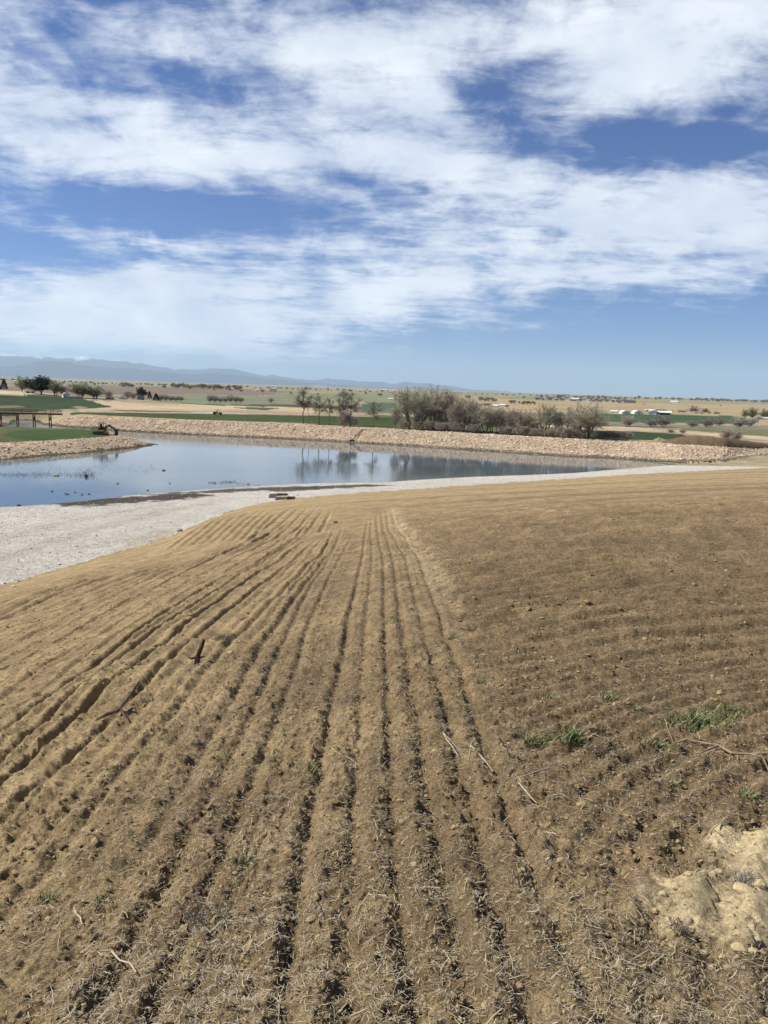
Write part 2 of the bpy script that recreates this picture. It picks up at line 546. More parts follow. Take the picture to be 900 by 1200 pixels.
dz += rough * (1 - 0.8 * patch) * (1 - 0.35 * rmask * sstep(3, 6, r)) 
fz = ISF[kn].astype(float)
fz = fz * sstep(1.3, 1.9, r + 0 * r)
zz = Z[kn]; zz = zz + dz * fz; Z[kn] = zz

# soil colour: dry tan, browner tilth with litter, pale subsoil
tan = np.array([0.392, 0.292, 0.158]); brown = np.array([0.252, 0.181, 0.099]); pale = np.array([0.60, 0.485, 0.29]); dark = np.array([0.17, 0.125, 0.075])
tL8, _ = rowpos('L8', np.clip(r, ROWPOL['L8'][0][0], ROWPOL['L8'][0][-1]))
left = r * (tL8 - th)
lw = sstep(-0.7, 0.35, left)
patchy = fbm(x * 0.8, y * 0.8, 4, 66, 0.6)
wt = np.clip(0.30 + 0.60 * lw * np.interp(r, [8, 22], [1, 0.22]) + 0.6 * mid + 0.35 * big + 0.8 * patchy - 0.38 * rmask * sstep(45, 14, r) + 0.5 * sstep(28, 75, r), 0, 1)
col = brown[None] * (1 - wt[:, None]) + tan[None] * wt[:, None]
litter = np.clip(fbm(x * 0.9, y * 1.5, 4, 61, 0.6) * 2.6 - 0.1, 0, 1) * (1 - lw) * sstep(60, 10, r)
col = col * (1 - 0.45 * litter[:, None]) + dark[None] * 0.45 * litter[:, None]
# faint brown bands across the far right of the field
bnd = sstep(0.15, 0.7, fbm(x * 0.09, RC * 0.45, 3, 71) * sstep(30, 12, r) + fbm(x * 0.03, RC * 0.16, 3, 72) * sstep(10, 20, r) + 0.2) * rmask * sstep(5, 10, r)
col = col * (1 - 0.5 * bnd[:, None]) + np.array([0.155, 0.115, 0.065])[None] * 0.5 * bnd[:, None]
pe = np.clip(edge * 0.36 + patch * 0.95, 0, 1)[:, None]
col = col * (1 - pe) + pale[None] * pe
RGBA = np.zeros(sh + (3,), np.float32)
RGBA[...] = (0.30, 0.25, 0.16)
RGBA[kn] = col

# --- gravel, banks and plain colours
zone = np.full(sh, 2, np.int8)
enoise = 0.7 * fbm(X * 0.25, Y * 0.25, 3, 81)
zone[ISF] = 0
fh = np.where(rg < 170, field_h(X, Y), -99)
nearland = near & ~FAR & ~PT & (SD > -6) & ~ISF
zone[nearland] = 1
fmargin = fh - (WZ + np.clip(SD * 0.05, 0, 1.3))
zone[(zone == 0) & (fmargin + 0.35 * enoise + 0.22 * fbm(X * 1.3, Y * 1.3, 3, 83) < 0.10)] = 1
grav = np.array([0.61, 0.575, 0.51])
kg = zone == 1
gc = np.repeat(grav[None], kg.sum(), 0)
gx, gy = X[kg], Y[kg]
tr = fbm(gx * 0.05, gy * 0.05, 3, 91)
gc = gc * (1 + 0.12 * tr[:, None])
wet = sstep(1.6, 0.2, SD[kg])[:, None]
gc = gc * (1 - 0.25 * wet)
# two-wheel track, a shade browner, along the gravel
def poly_dist(px_pts, x, y):
    w = [hit(a, b) for a, b in px_pts]
    d = np.full(x.shape, 1e9)
    for p, q in zip(w[:-1], w[1:]):
        ex, ey = q[0] - p[0], q[1] - p[1]
        t = np.clip(((x - p[0]) * ex + (y - p[1]) * ey) / (ex * ex + ey * ey), 0, 1)
        d = np.minimum(d, np.hypot(x - p[0] - t * ex, y - p[1] - t * ey))
    return d
sn = fbm(gx * 0.5, gy * 0.5, 3, 95)
def stain(pts, wid, strength, rgb):
    global gc
    d = poly_dist(pts, gx, gy)
    a = (sstep(wid, wid * 0.55, d + wid * 0.7 * sn) * strength)[:, None]
    gc = gc * (1 - a) + np.array(rgb)[None] * a
stain([(104, 589), (130, 587.5), (160, 585), (195, 582.5), (214, 580.8)], 4.6, 0.97, (0.075, 0.06, 0.05))
stain([(248, 576), (285, 574), (330, 571.8), (372, 571.0)], 2.7, 0.93, (0.08, 0.065, 0.055))
stain([(330, 574.5), (380, 571.5), (420, 569.3), (436, 568.8)], 2.6, 0.93, (0.085, 0.07, 0.06))
stain([(0, 655), (60, 635), (140, 612), (200, 598), (250, 588)], 1.3, 0.5, (0.47, 0.41, 0.32))
stain([(0, 632), (60, 616), (140, 600), (200, 590)], 1.2, 0.42, (0.47, 0.41, 0.32))
stain([(150, 645), (182, 626), (196, 622)], 1.6, 0.35, (0.42, 0.33, 0.2))
for _p in ((40, 628), (110, 640), (75, 607), (130, 634)):
    stain([(_p[0] - 8, _p[1] + 1), (_p[0] + 8, _p[1] - 1)], 0.8, 0.3, (0.45, 0.38, 0.27))
RGBA[kg] = gc

kr = zone == 2
rx, ry = X[kr], Y[kr]; rr_ = rg[kr]
c = np.repeat(np.array([[0.30, 0.255, 0.155]]), kr.sum(), 0)
wx = rx + 0.012 * rr_ * fbm(rx / 60, ry / 60, 2, 101); wy = ry + 0.02 * rr_ * fbm(rx / 60, ry / 60, 2, 102)
def inpoly(poly, x, y):
    ins = np.zeros(x.shape, bool); n = len(poly)
    for i in range(n):
        ax, ay = poly[i]; bx, by = poly[(i + 1) % n]
        ins ^= ((ay > y) != (by > y)) & (x < (bx - ax) * (y - ay) / (by - ay + 1e-12) + ax)
    return ins
LAWN = (0.050, 0.075, 0.022); DGREEN = (0.036, 0.058, 0.024); SAGE = (0.20, 0.22, 0.125); TAN = (0.36, 0.285, 0.165); PTAN = (0.47, 0.38, 0.24)
BROWN = (0.20, 0.155, 0.12); TEAL = (0.085, 0.115, 0.075); OLIVE = (0.155, 0.155, 0.08); FIELDG = (0.06, 0.10, 0.045); PINK = (0.36, 0.27, 0.205)
GREY = (0.20, 0.18, 0.14)
kf = FAR[kr]
def paint(pts, rgb, world=False):
    P = [hit(a, b)[:2] for a, b in pts]
    P = np.array(P)
    m = kf & (wx > P[:, 0].min()) & (wx < P[:, 0].max()) & (wy > P[:, 1].min()) & (wy < P[:, 1].max())
    i = np.nonzero(m)[0]
    i = i[inpoly(P, wx[i], wy[i])]
    c[i] = rgb
# general plain: large random strips of farmland
strip = 0.8 * perlin(rx / 420.0, ry / 150.0, 111) * (rr_ < 2600) + perlin(rx / 1900.0, ry / 800.0, 112)
for lo, hi_, rgb in ((-9, -0.35, BROWN), (-0.35, -0.05, TAN), (-0.05, 0.25, (0.27, 0.245, 0.16)), (0.25, 9, SAGE)):
    m = (strip > lo) & (strip <= hi_) & (rr_ > 420); c[m] = rgb
paint([(-60, 452), (130, 452.5), (230, 454.5), (345, 459), (345, 464), (200, 461.5), (100, 464), (-60, 464)], BROWN)
paint([(180, 462), (330, 464.5), (420, 466), (420, 473), (330, 473), (215, 473), (180, 470)], (0.19, 0.205, 0.13))
paint([(320, 459.5), (420, 461.5), (520, 465), (520, 474), (430, 471), (330, 470)], SAGE)
paint([(430, 471), (520, 474), (520, 485), (420, 483)], TEAL)
paint([(205, 472.5), (340, 474), (420, 477), (420, 480), (335, 476.5), (215, 475.5)], (0.06, 0.08, 0.04))
paint([(500, 461), (640, 470), (760, 471.8), (930, 475), (930, 488), (860, 485.5), (740, 484.5), (600, 482), (500, 474)], TAN)
paint([(640, 484), (740, 485), (866, 487.5), (868, 497.5), (800, 496), (700, 494), (640, 493)], FIELDG)
paint([(640, 493.5), (870, 498), (930, 500), (930, 506), (860, 503.5), (640, 499)], GREY)
paint([(600, 497), (740, 500.5), (830, 506), (930, 513), (930, 519), (840, 511), (790, 506.3), (600, 503.5)], PTAN)
paint([(795, 501.5), (930, 505), (930, 514), (850, 508), (800, 504)], OLIVE)
paint([(690, 504), (745, 505.5), (800, 509), (815, 513.5), (760, 516), (690, 514)], DGREEN)
paint([(440, 486), (590, 496), (690, 504), (690, 515), (560, 509), (440, 502)], (0.11, 0.12, 0.055))
# left of the trees
paint([(150, 471), (215, 473.5), (330, 477), (370, 480), (370, 487), (230, 486), (90, 486.5), (90, 470)], PTAN)
paint([(95, 481), (170, 479.8), (230, 481.5), (320, 481.5), (370, 484), (370, 487.2), (190, 485.5), (100, 484)], PINK)
paint([(268, 477.3), (300, 477.0), (325, 479.0), (310, 480.6), (285, 479.3)], (0.075, 0.09, 0.04))
paint([(128, 479.8), (150, 480.6), (200, 481.6), (230, 482.6), (180, 482.4), (140, 481.8)], (0.10, 0.085, 0.06))
paint([(218, 483.2), (248, 482.8), (262, 484.2), (235, 485)], (0.36, 0.36, 0.31))
paint([(80, 484.8), (140, 483.8), (240, 484.7), (330, 486.5), (460, 489), (460, 501.5), (400, 498.5), (330, 495.0), (230, 491.8), (190, 493.3), (140, 490), (85, 487)], LAWN)
paint([(-80, 463), (40, 463.2), (75, 464.5), (100, 468), (120, 473), (131, 477.0), (110, 478.5), (60, 479.8), (-80, 481)], DGREEN)
paint([(-20, 475.4), (20, 475.2), (32, 477.3), (10, 478.2), (-20, 478)], (0.16, 0.15, 0.07))
paint([(84, 477), (92, 475.8), (104, 477.4), (98, 479)], (0.24, 0.2, 0.11))
paint([(-80, 456), (30, 457), (60, 462), (100, 466), (125, 471), (95, 467.2), (60, 464), (-80, 462.6)], PTAN)
# far bank: stone-coloured bed with a damp line at the water, bare rim on top
dk = DIST[kr]; sk = SD[kr]
bank = kf & (dk < 14.5) & (rr_ < 300)
rim = kf & (dk >= 14.5 - 3 * enoise[kr]) & (dk < 19) & (rr_ < 300)
c[rim] = TAN
c[bank] = (0.50, 0.385, 0.26)
ptk = PT[kr]
c[ptk] = (0.46, 0.35, 0.24)
GP = np.array([hit(a, b)[:2] for a, b in ((-90, 522), (0, 518.8), (64, 515.8), (110, 513.2), (138, 510.8), (133, 509.6), (118, 506.5), (100, 502.5), (60, 500), (0, 499), (-90, 499))])
pg = np.zeros(len(rx), bool)
_i = np.nonzero(ptk)[0]
pg[_i[inpoly(GP, rx[_i] + 0.8 * enoise[kr][_i], ry[_i] + 1.5 * enoise[kr][_i])]] = True
gq = fbm(rx[pg] / 9.0, ry[pg] / 14.0, 3, 121)
c[pg] = np.array([[0.085, 0.098, 0.033]]) * (1 + 0.35 * gq[:, None])
PE = hit(105, 509)
dkg = pg & (np.hypot((rx - PE[0]) / 16, (ry - PE[1]) / 22) < 1)
c[dkg] = (0.045, 0.08, 0.022)
wetm = (sk < 1.8 + enoise[kr]) & (rr_ < 320) & (sk > -3) & (kf | ptk) & (sk < 59)
c[wetm] = (0.075, 0.062, 0.04)
c[(sk < -1.5) & (rr_ < 320)] = (0.06, 0.055, 0.04)
# mottling in metres that grows with distance
c *= (1 + 0.16 * fbm(rx / 40, ry / 25, 3, 131))[:, None]
RGBA[kr] = np.clip(c, 0.01, 1)
Z[kr] += np.where((rr_ < 320) & (kf | ptk), 0.10 * fbm(rx * 0.35, ry * 0.35, 3, 141), 0)

# --- split the sheet into field, gravel and open ground
V = np.stack([X, Y, Z], -1).reshape(-1, 3)
C = RGBA.reshape(-1, 3)
ii, jj = np.meshgrid(np.arange(nr - 1), np.arange(nth - 1), indexing='ij')
a = (ii * nth + jj).ravel()
quads = np.stack([a, a + 1, a + nth + 1, a + nth], 1)
seam = np.array([[i * nth + nth - 1, i * nth, (i + 1) * nth, (i + 1) * nth + nth - 1] for i in range(nr - 1)])
quads = np.concatenate([quads, seam])[:, ::-1]
fzn = zone.ravel()[quads[:, 0]]
for zi, nm, mat in ((0, 'field', M_SOIL), (1, 'gravel_road', M_GRAVEL), (2, 'ground', M_GROUND)):
    q = quads[fzn == zi]
    u, inv = np.unique(q, return_inverse=True)
    me = new_mesh(nm, V[u], inv.reshape(q.shape), mat, True, C[u])
    structure(obj(nm, me))
# the spot the photographer stands on closes the middle of the sheet
q0 = np.concatenate([[[0, 0, -1.65]], V[:nth]])
structure(obj('field', new_mesh('field', q0, [(0, 1 + (k + 1) % nth, 1 + k) for k in range(nth)], M_SOIL, True, np.repeat(tan[None], nth + 1, 0))))


def soilz(x, y):
    """height of the finished sheet (with its furrows) at scattered points"""
    r = np.hypot(x, y); th = np.arctan2(x, y)
    i = np.clip(np.searchsorted(RR, r) - 1, 0, nr - 2); j = np.clip(np.searchsorted(TH, th) - 1, 0, nth - 2)
    u = np.clip((r - RR[i]) / (RR[i + 1] - RR[i]), 0, 1); v = np.clip((th - TH[j]) / (TH[j + 1] - TH[j]), 0, 1)
    return (Z[i, j] * (1 - u) * (1 - v) + Z[i + 1, j] * u * (1 - v) + Z[i, j + 1] * (1 - u) * v + Z[i + 1, j + 1] * u * v)


def soilpt(px, py):
    p = hit(px, py)
    return Vector((p[0], p[1], float(soilz(np.array([p[0]]), np.array([p[1]]))[0])))


# ------------------------------------------------------------------ pond water
m, nt, N, L, P = nodemat("pond_water")
P.inputs['Base Color'].default_value = (0.088, 0.115, 0.125, 1)
P.inputs['Roughness'].default_value = 0.04
P.inputs['IOR'].default_value = 1.33
tc = N.new('ShaderNodeTexCoord'); mp = N.new('ShaderNodeMapping')
mp.inputs['Scale'].default_value = (0.7, 1.0, 1)
L.new(tc.outputs['Object'], mp.inputs['Vector'])
nz = N.new('ShaderNodeTexNoise'); nz.inputs['Scale'].default_value = 1.6; nz.inputs['Detail'].default_value = 3
L.new(mp.outputs[0], nz.inputs['Vector'])
n2 = N.new('ShaderNodeTexNoise'); n2.inputs['Scale'].default_value = 0.03; n2.inputs['Detail'].default_value = 3
L.new(mp.outputs[0], n2.inputs['Vector'])
mr = N.new('ShaderNodeMapRange'); mr.inputs['From Min'].default_value = 0.4; mr.inputs['From Max'].default_value = 0.65
mr.inputs['To Min'].default_value = 0.015; mr.inputs['To Max'].default_value = 0.05
L.new(n2.outputs['Fac'], mr.inputs['Value'])
bp = N.new('ShaderNodeBump'); bp.inputs['Distance'].default_value = 0.25
mr2 = N.new('ShaderNodeMapRange'); mr2.inputs['From Min'].default_value = 0.4; mr2.inputs['From Max'].default_value = 0.65
mr2.inputs['To Min'].default_value = 0.02; mr2.inputs['To Max'].default_value = 0.10
L.new(n2.outputs['Fac'], mr2.inputs['Value']); L.new(mr2.outputs[0], P.inputs['Roughness'])
L.new(mr.outputs[0], bp.inputs['Strength']); L.new(nz.outputs['Fac'], bp.inputs['Height']); L.new(bp.outputs[0], P.inputs['Normal'])
M_WATER = m
gx_ = np.linspace(-190, 130, 33); gy_ = np.linspace(55, 262, 24)
wv = np.array([(a, b, WZ) for b in gy_ for a in gx_])
wf = np.array([(j * 33 + i, j * 33 + i + 1, (j + 1) * 33 + i + 1, (j + 1) * 33 + i) for j in range(23) for i in range(32)])
structure(obj('water', new_mesh('water', wv, wf, M_WATER, True)))

# ------------------------------------------------------------------ loose matter: crumbs, straw, riprap, reeds
_phi = (1 + 5 ** 0.5) / 2
ICO_V = np.array([(-1, _phi, 0), (1, _phi, 0), (-1, -_phi, 0), (1, -_phi, 0), (0, -1, _phi), (0, 1, _phi), (0, -1, -_phi), (0, 1, -_phi),
                  (_phi, 0, -1), (_phi, 0, 1), (-_phi, 0, -1), (-_phi, 0, 1)]) / 1.9
ICO_F = np.array([(0, 11, 5), (0, 5, 1), (0, 1, 7), (0, 7, 10), (0, 10, 11), (1, 5, 9), (5, 11, 4), (11, 10, 2), (10, 7, 6), (7, 1, 8),
                  (3, 9, 4), (3, 4, 2), (3, 2, 6), (3, 6, 8), (3, 8, 9), (4, 9, 5), (2, 4, 11), (6, 2, 10), (8, 6, 7), (9, 8, 1)])


def rocks(name, pos, size, cols, mat, flat=0.65, rag=0.28):
    n = len(pos)
    v = ICO_V[None] * (1 + rng.uniform(-rag, rag, (n, 12, 1)))
    v = v * rng.uniform(0.7, 1.3, (n, 1, 3)) * np.array([1, 1, flat])
    w = rng.uniform(0, 2 * np.pi, n); cw, sw = np.cos(w)[:, None], np.sin(w)[:, None]
    t = rng.uniform(-0.5, 0.5, n); ct, st = np.cos(t)[:, None], np.sin(t)[:, None]
    vx, vy, vz = v[..., 0], v[..., 1] * ct - v[..., 2] * st, v[..., 1] * st + v[..., 2] * ct
    v = np.stack([vx * cw - vy * sw, vx * sw + vy * cw, vz], -1) * size[:, None, None] + pos[:, None, :]
    f = ICO_F[None] + 12 * np.arange(n)[:, None, None]
    return new_mesh(name, v.reshape(-1, 3), f.reshape(-1, 3), mat, False, np.repeat(cols, 12, 0))


# soil crumbs
n = 70000
r = np.exp(rng.uniform(math.log(1.75), math.log(24), n)); th = rng.uniform(-0.62, 0.62, n)
x = r * np.sin(th); y = r * np.cos(th)
pdc = np.minimum(np.hypot((x - PC[0]) / 0.30, (y - PC[1]) / 0.25), np.hypot((x - PC2[0] - .04) / 0.24, (y - PC2[1]) / 0.27))
keep = (fbm(x * 2.5, y * 2.5, 2, 151) + rng.uniform(-0.6, 0.5, n) > -0.05) & ((pdc > 0.8) | (rng.uniform(0, 1, n) < 0.2))
x, y, r = x[keep], y[keep], r[keep]
s = 0.0036 * np.exp(rng.normal(0, 0.55, len(x))) * (0.8 + 0.13 * r)
s = np.clip(s, 0.0022, 0.03)
z = soilz(x, y) + 0.15 * s
pz = np.stack([x, y, z], -1)
cc = np.array([[0.30, 0.228, 0.122]]) * rng.uniform(0.55, 1.35, (len(x), 1))
structure(obj('soil_crumbs', rocks('soil_crumbs', pz, s, cc, M_CLOD)), 'stuff')

# straw and chaff
n = 170000
r = np.exp(rng.uniform(math.log(1.75), math.log(30), n)); th = rng.uniform(-0.62, 0.62, n)
x = r * np.sin(th); y = r * np.cos(th)
tL, _ = rowpos('L8', np.clip(r, ROWPOL['L8'][0][0], ROWPOL['L8'][0][-1]))
bare = sstep(-0.55, 0.35, r * (tL - th))
dens = 0.50 * (1 - bare) + 0.04 + 0.5 * fbm(x * 1.1, y * 1.1, 3, 161) * (1 - 0.8 * bare)
for (qx, qy, sg, w) in ((170, 1160, 0.22, 0.6), (270, 1130, 0.2, 0.5), (430, 1150, 0.15, 0.35), (800, 1180, 0.2, 0.5), (300, 800, 0.5, 0.3), (235, 870, 0.4, 0.25), (860, 870, 0.4, 0.3), (620, 640, 4, .3)):
    q = hit(qx, qy); dens += w * np.exp(-((x - q[0]) ** 2 + (y - q[1]) ** 2) / (2 * sg * sg))
pd = np.minimum(np.hypot((x - PC[0]) / 0.30, (y - PC[1]) / 0.25), np.hypot((x - PC2[0] - .04) / 0.24, (y - PC2[1]) / 0.27)); dens *= 0.06 + 0.94 * sstep(0.85, 1.15, pd)
keep = rng.uniform(0, 1, n) < dens
x, y, r = x[keep], y[keep], r[keep]; n = len(x)
ln = np.clip(0.019 * np.exp(rng.normal(0, 0.6, n)) * (0.85 + 0.07 * r), 0.006, 0.2)
rad = np.clip(rng.normal(0.0009, 0.0004, n), 0.0004, 0.002) * (0.85 + 0.10 * r)
w = rng.uniform(0, 2 * np.pi, n); tilt = rng.normal(0.06, 0.22, n)
dx, dy, dzv = np.cos(w) * np.cos(tilt), np.sin(w) * np.cos(tilt), np.sin(tilt)
d = np.stack([dx, dy, dzv], -1)
side = np.stack([-np.sin(w), np.cos(w), np.zeros(n)], -1)
up = np.cross(d, side)
p = np.stack([x, y, soilz(x, y) + 0.004 + 0.012 * rng.uniform(0, 1, n)], -1)
bend = rng.normal(0, 0.06, n)[:, None] * ln[:, None]
vs = []
for t, bo, rs in ((-0.5, 0, 0.8), (0.0, 1, 1.0), (0.5, 0, 0.7)):
    cpt = p + d * (t * ln)[:, None] + side * bend * bo
    for kq in range(3):
        an = 2 * np.pi * kq / 3 + 0.5
        vs.append(cpt + (side * math.cos(an) + up * math.sin(an)) * (rad * rs)[:, None])
vs = np.stack(vs, 1)
fs = np.array([(i * 3 + k, i * 3 + (k + 1) % 3, i * 3 + 3 + (k + 1) % 3, i * 3 + 3 + k) for i in range(2) for k in range(3)])
f = fs[None] + 9 * np.arange(n)[:, None, None]
pick = rng.uniform(0, 1, (n, 1))
sc_ = np.where(pick < 0.45, np.array([[0.50, 0.43, 0.30]]), np.where(pick < 0.78, np.array([[0.34, 0.295, 0.22]]), np.array([[0.13, 0.10, 0.07]])))
sc_ = sc_ * rng.uniform(0.75, 1.2, (n, 1))
structure(obj('straw', new_mesh('straw', vs.reshape(-1, 3), f.reshape(-1, 4), M_STRAW, False, np.repeat(sc_, 9, 0))), 'stuff')

# riprap on the far bank and round the grassy point
def scatter_bank(n):
    th = rng.uniform(-0.62, 0.60, n); rt = rtoe(th)
    r = rt + rng.uniform(0.2, 15.5, n)
    return r * np.sin(th), r * np.cos(th)
x, y = scatter_bank(60000)
zt, sd, di, fa, pt, isf = terrain(x, y)
en = fbm(x * 0.25, y * 0.25, 3, 81)
k = fa & (sd > 0.8) & (di < 13.8 + 1.5 * en)
x1, y1, z1, s1 = x[k], y[k], zt[k], np.minimum(sd[k], di[k])
n = 32000
x = rng.uniform(-110, -25, n); y = rng.uniform(95, 215, n)
zt, sd, di, fa, pt, isf = terrain(x, y)
en = fbm(x * 0.25, y * 0.25, 3, 81)
k = pt & (sd > 1.6) & ~inpoly(GP, x + 0.8 * en, y + 1.5 * en) & (np.arctan2(x, y) > -0.66)
x = np.concatenate([x1, x[k]]); y = np.concatenate([y1, y[k]]); z = np.concatenate([z1, zt[k]]); sdd = np.concatenate([s1, sd[k]])
s = np.clip(0.135 * np.exp(rng.normal(0, 0.42, len(x))), 0.06, 0.5)
base = np.array([[0.61, 0.485, 0.355]])
alt = np.array([[0.66, 0.56, 0.41]]); alt2 = np.array([[0.50, 0.365, 0.26]])
pk = rng.uniform(0, 1, (len(x), 1))
cc = np.where(pk < 0.5, base, np.where(pk < 0.8, alt, alt2)) * rng.uniform(0.82, 1.15, (len(x), 1))
cc = np.where((sdd < 2.6)[:, None], cc * 0.42, cc)      # damp, stained stones at the waterline
structure(obj('riprap', rocks('riprap', np.stack([x, y, z + 0.02], -1), s, cc, M_ROCK, 0.55)), 'stuff')
print("riprap", len(x))

# loose stones on the gravel and along its ragged edge with the soil
n = 26000
r = np.exp(rng.uniform(math.log(34), math.log(125), n)); th = rng.uniform(-0.62, 0.60, n)
x = r * np.sin(th); y = r * np.cos(th)
zt, sd, di, fa, pt, isf = terrain(x, y)
fm = field_h(x, y) - (WZ + np.clip(sd * 0.05, 0, 1.3))
k = ~fa & ~pt & (sd > 0.5) & (fm < 0.35) & (fm > -30) & ((fm < 0.02) | (rng.uniform(0, 1, n) < 0.5))
k &= (fbm(x * 0.3, y * 0.3, 3, 181) + rng.uniform(-.35, .35, n) > -0.05)
s = np.clip(0.035 * np.exp(rng.normal(0, 0.5, n)), 0.015, 0.13)
cc = np.where(rng.uniform(0, 1, (n, 1)) < 0.75, np.array([[0.62, 0.585, 0.52]]), np.array([[0.36, 0.32, 0.27]])) * rng.uniform(0.6, 1.2, (n, 1))
structure(obj('gravel', rocks('gravel', np.stack([x, y, zt + 0.01], -1)[k], s[k], cc[k], M_ROCK, 0.7)), 'stuff')

# drowned weeds standing in the shallows off the point
def blades(name, px, py, n, hgt, wid, colr, mat, spread=None):
    v = []; f = []; cs = []
    for i in range(n):
        x, y, z, h = px[i], py[i][0], py[i][1], hgt[i]
        a = random.uniform(0, math.pi); lx, ly = random.gauss(0, 0.12) * h, random.gauss(0, 0.12) * h
        wx_, wy_ = math.cos(a) * wid, math.sin(a) * wid
        b = len(v)
        v += [(x - wx_, y - wy_, z), (x + wx_, y + wy_, z), (x + lx * .5 + wx_ * .6, y + ly * .5 + wy_ * .6, z + h * .6), (x + lx * .5 - wx_ * .6, y + ly * .5 - wy_ * .6, z + h * .6), (x + lx * 1.3, y + ly * 1.3, z + h)]
        f += [(b, b + 1, b + 2, b + 3), (b + 3, b + 2, b + 4)]
        cs += [np.array(colr) * random.uniform(0.7, 1.3)] * 5
    return new_mesh(name, v, f, mat, False, np.array(cs))
wp = []
while len(wp) < 1700:
    u = random.random()
    if u < 0.45:
        px = random.uniform(0, 112) ; py = 556.5 + (px - 50) * -0.004 + random.gauss(0, 1.7)
    elif u < 0.8:
        px = random.uniform(10, 190); py = random.triangular(541, 561, 551) - 0.02 * (px - 60)
        if perlin(np.array([px * 0.06]), np.array([py * 0.35]), 171)[0] < 0.0:
            continue
    else:
        px = random.gauss(102, 8); py = random.gauss(556, 4)
    wp.append(hitz(px, py, WZ))
structure(obj('reeds', blades('reeds', [p[0] for p in wp], [(p[1], WZ - 0.1) for p in wp], len(wp), [random.uniform(0.1, 0.42) for _ in wp], 0.02, (0.26, 0.215, 0.155), M_GRASS)), 'stuff')
wp = [hitz(random.uniform(243, 306), 0, WZ) for _ in range(0)]
for i in range(120):
    px = random.choice([random.uniform(243, 258), random.uniform(258, 280), random.uniform(262, 306)])
    py = 565.5 + (px - 243) * 0.045 + random.gauss(0, 0.6) - (1.5 if 260 < px < 276 else 0)
    wp.append(hitz(px, py, WZ))
structure(obj('reeds', blades('reeds', [p[0] for p in wp], [(p[1], WZ - 0.1) for p in wp], len(wp), [random.uniform(0.1, 0.4) for _ in wp], 0.05, (0.07, 0.06, 0.05), M_GRASS)), 'stuff')

# ------------------------------------------------------------------ things in the foreground
M_BARK = simple("weathered_wood", (0.085, 0.055, 0.036), 0.9, 0.4, 18, bump=0.6)
M_PALE = simple("bleached_stalk", (0.47, 0.40, 0.29), 0.75, 0.2, 30, bump=0.2)
M_ROOT = simple("dry_root", (0.26, 0.19, 0.12), 0.85, 0.35, 25, bump=0.4)


def wobble(p, q, n, amp, rnd):
    p, q = Vector(p), Vector(q)
    return [p.lerp(q, i / n) + Vector((rnd.gauss(0, amp), rnd.gauss(0, amp), abs(rnd.gauss(0, amp)) * 0.5)) * (0 if i in (0,) else 1) for i in range(n + 1)]


rd = random.Random(3)
p = soilpt(234, 781) + Vector((0, 0, 0.075))
st_ = thing('wooden_stub', 'dark split stub of wood standing upright in the tilled soil', 'stick', p)
mb = MB(); mb.tube([(-0.035, 0, -0.12), (-0.022, 0, 0.03), (0.005, 0.0, 0.10), (0.03, 0.01, 0.17), (0.045, 0.012, 0.222)], [0.034, 0.030, 0.027, 0.023, 0.017], 8)
mb.part('stub', M_BARK, st_)
mb = MB(); mb.tube([(-0.03, 0.0, 0.02), (-0.08, -0.02, 0.012), (-0.13, -0.01, 0.02)], [0.016, 0.012, 0.006], 6)
mb.tube([(0.0, 0.0, 0.015), (0.05, 0.03, 0.02)], [0.012, 0.006], 6)
mb.part('splinter', M_BARK, st_)

p = soilpt(138, 843) + Vector((0, 0, .03)); q = soilpt(163, 822) + Vector((0, 0, .05))
br = thing('broken_branch', 'thin dark broken branch lying across a furrow left of the stub', 'branch', p)
dv = q - p
mb = MB(); mb.tube([Vector((0, 0, 0.02)), dv * 0.35 + Vector((0, 0, 0.03)), dv * 0.7 + Vector((0, 0, 0.05)), dv * 1.0 + Vector((0, 0, 0.085))], [0.013, 0.012, 0.010, 0.008], 7)
mb.part('branch', M_BARK, br)
mb = MB(); e = soilpt(112, 850) - p
mb.tube([Vector((0, 0, 0.02)), e * 0.5 + Vector((0, 0, 0.03)), e + Vector((0, 0, 0.012))], [0.012, 0.016, 0.006], 6)
mb.tube([dv * 0.1 + Vector((0, 0, 0.02)), soilpt(152, 846) - p + Vector((0, 0, 0.015))], [0.012, 0.005], 6)
mb.part('twig', M_BARK, br)

p = soilpt(800, 868); rt_ = thing('dry_root', 'long pale brown root lying on the soil below the green grass tufts', 'root', p)
mb = MB()
path = [soilpt(a, b) - p + Vector((0, 0, 0.022)) for a, b in ((781, 853), (790, 864), (805, 867), (822, 869), (842, 875), (858, 881), (880, 883), (905, 886))]
mb.tube(path, [0.003, 0.004, 0.005, 0.006, 0.007, 0.009, 0.006, 0.004], 7)
mb.part('root', M_ROOT, rt_)
for pts in (((865, 882), (864, 893)), ((842, 875), (830, 880), (818, 883)), ((805, 867), (794, 871)), ((880, 883), (893, 889), (902, 896))):
    mb = MB(); pth = [soilpt(a, b) - p + Vector((0, 0, 0.02)) for a, b in pts]
    mb.tube(pth, [0.006] * (len(pth) - 1) + [0.003], 6); mb.part('rootlet', M_ROOT, rt_)

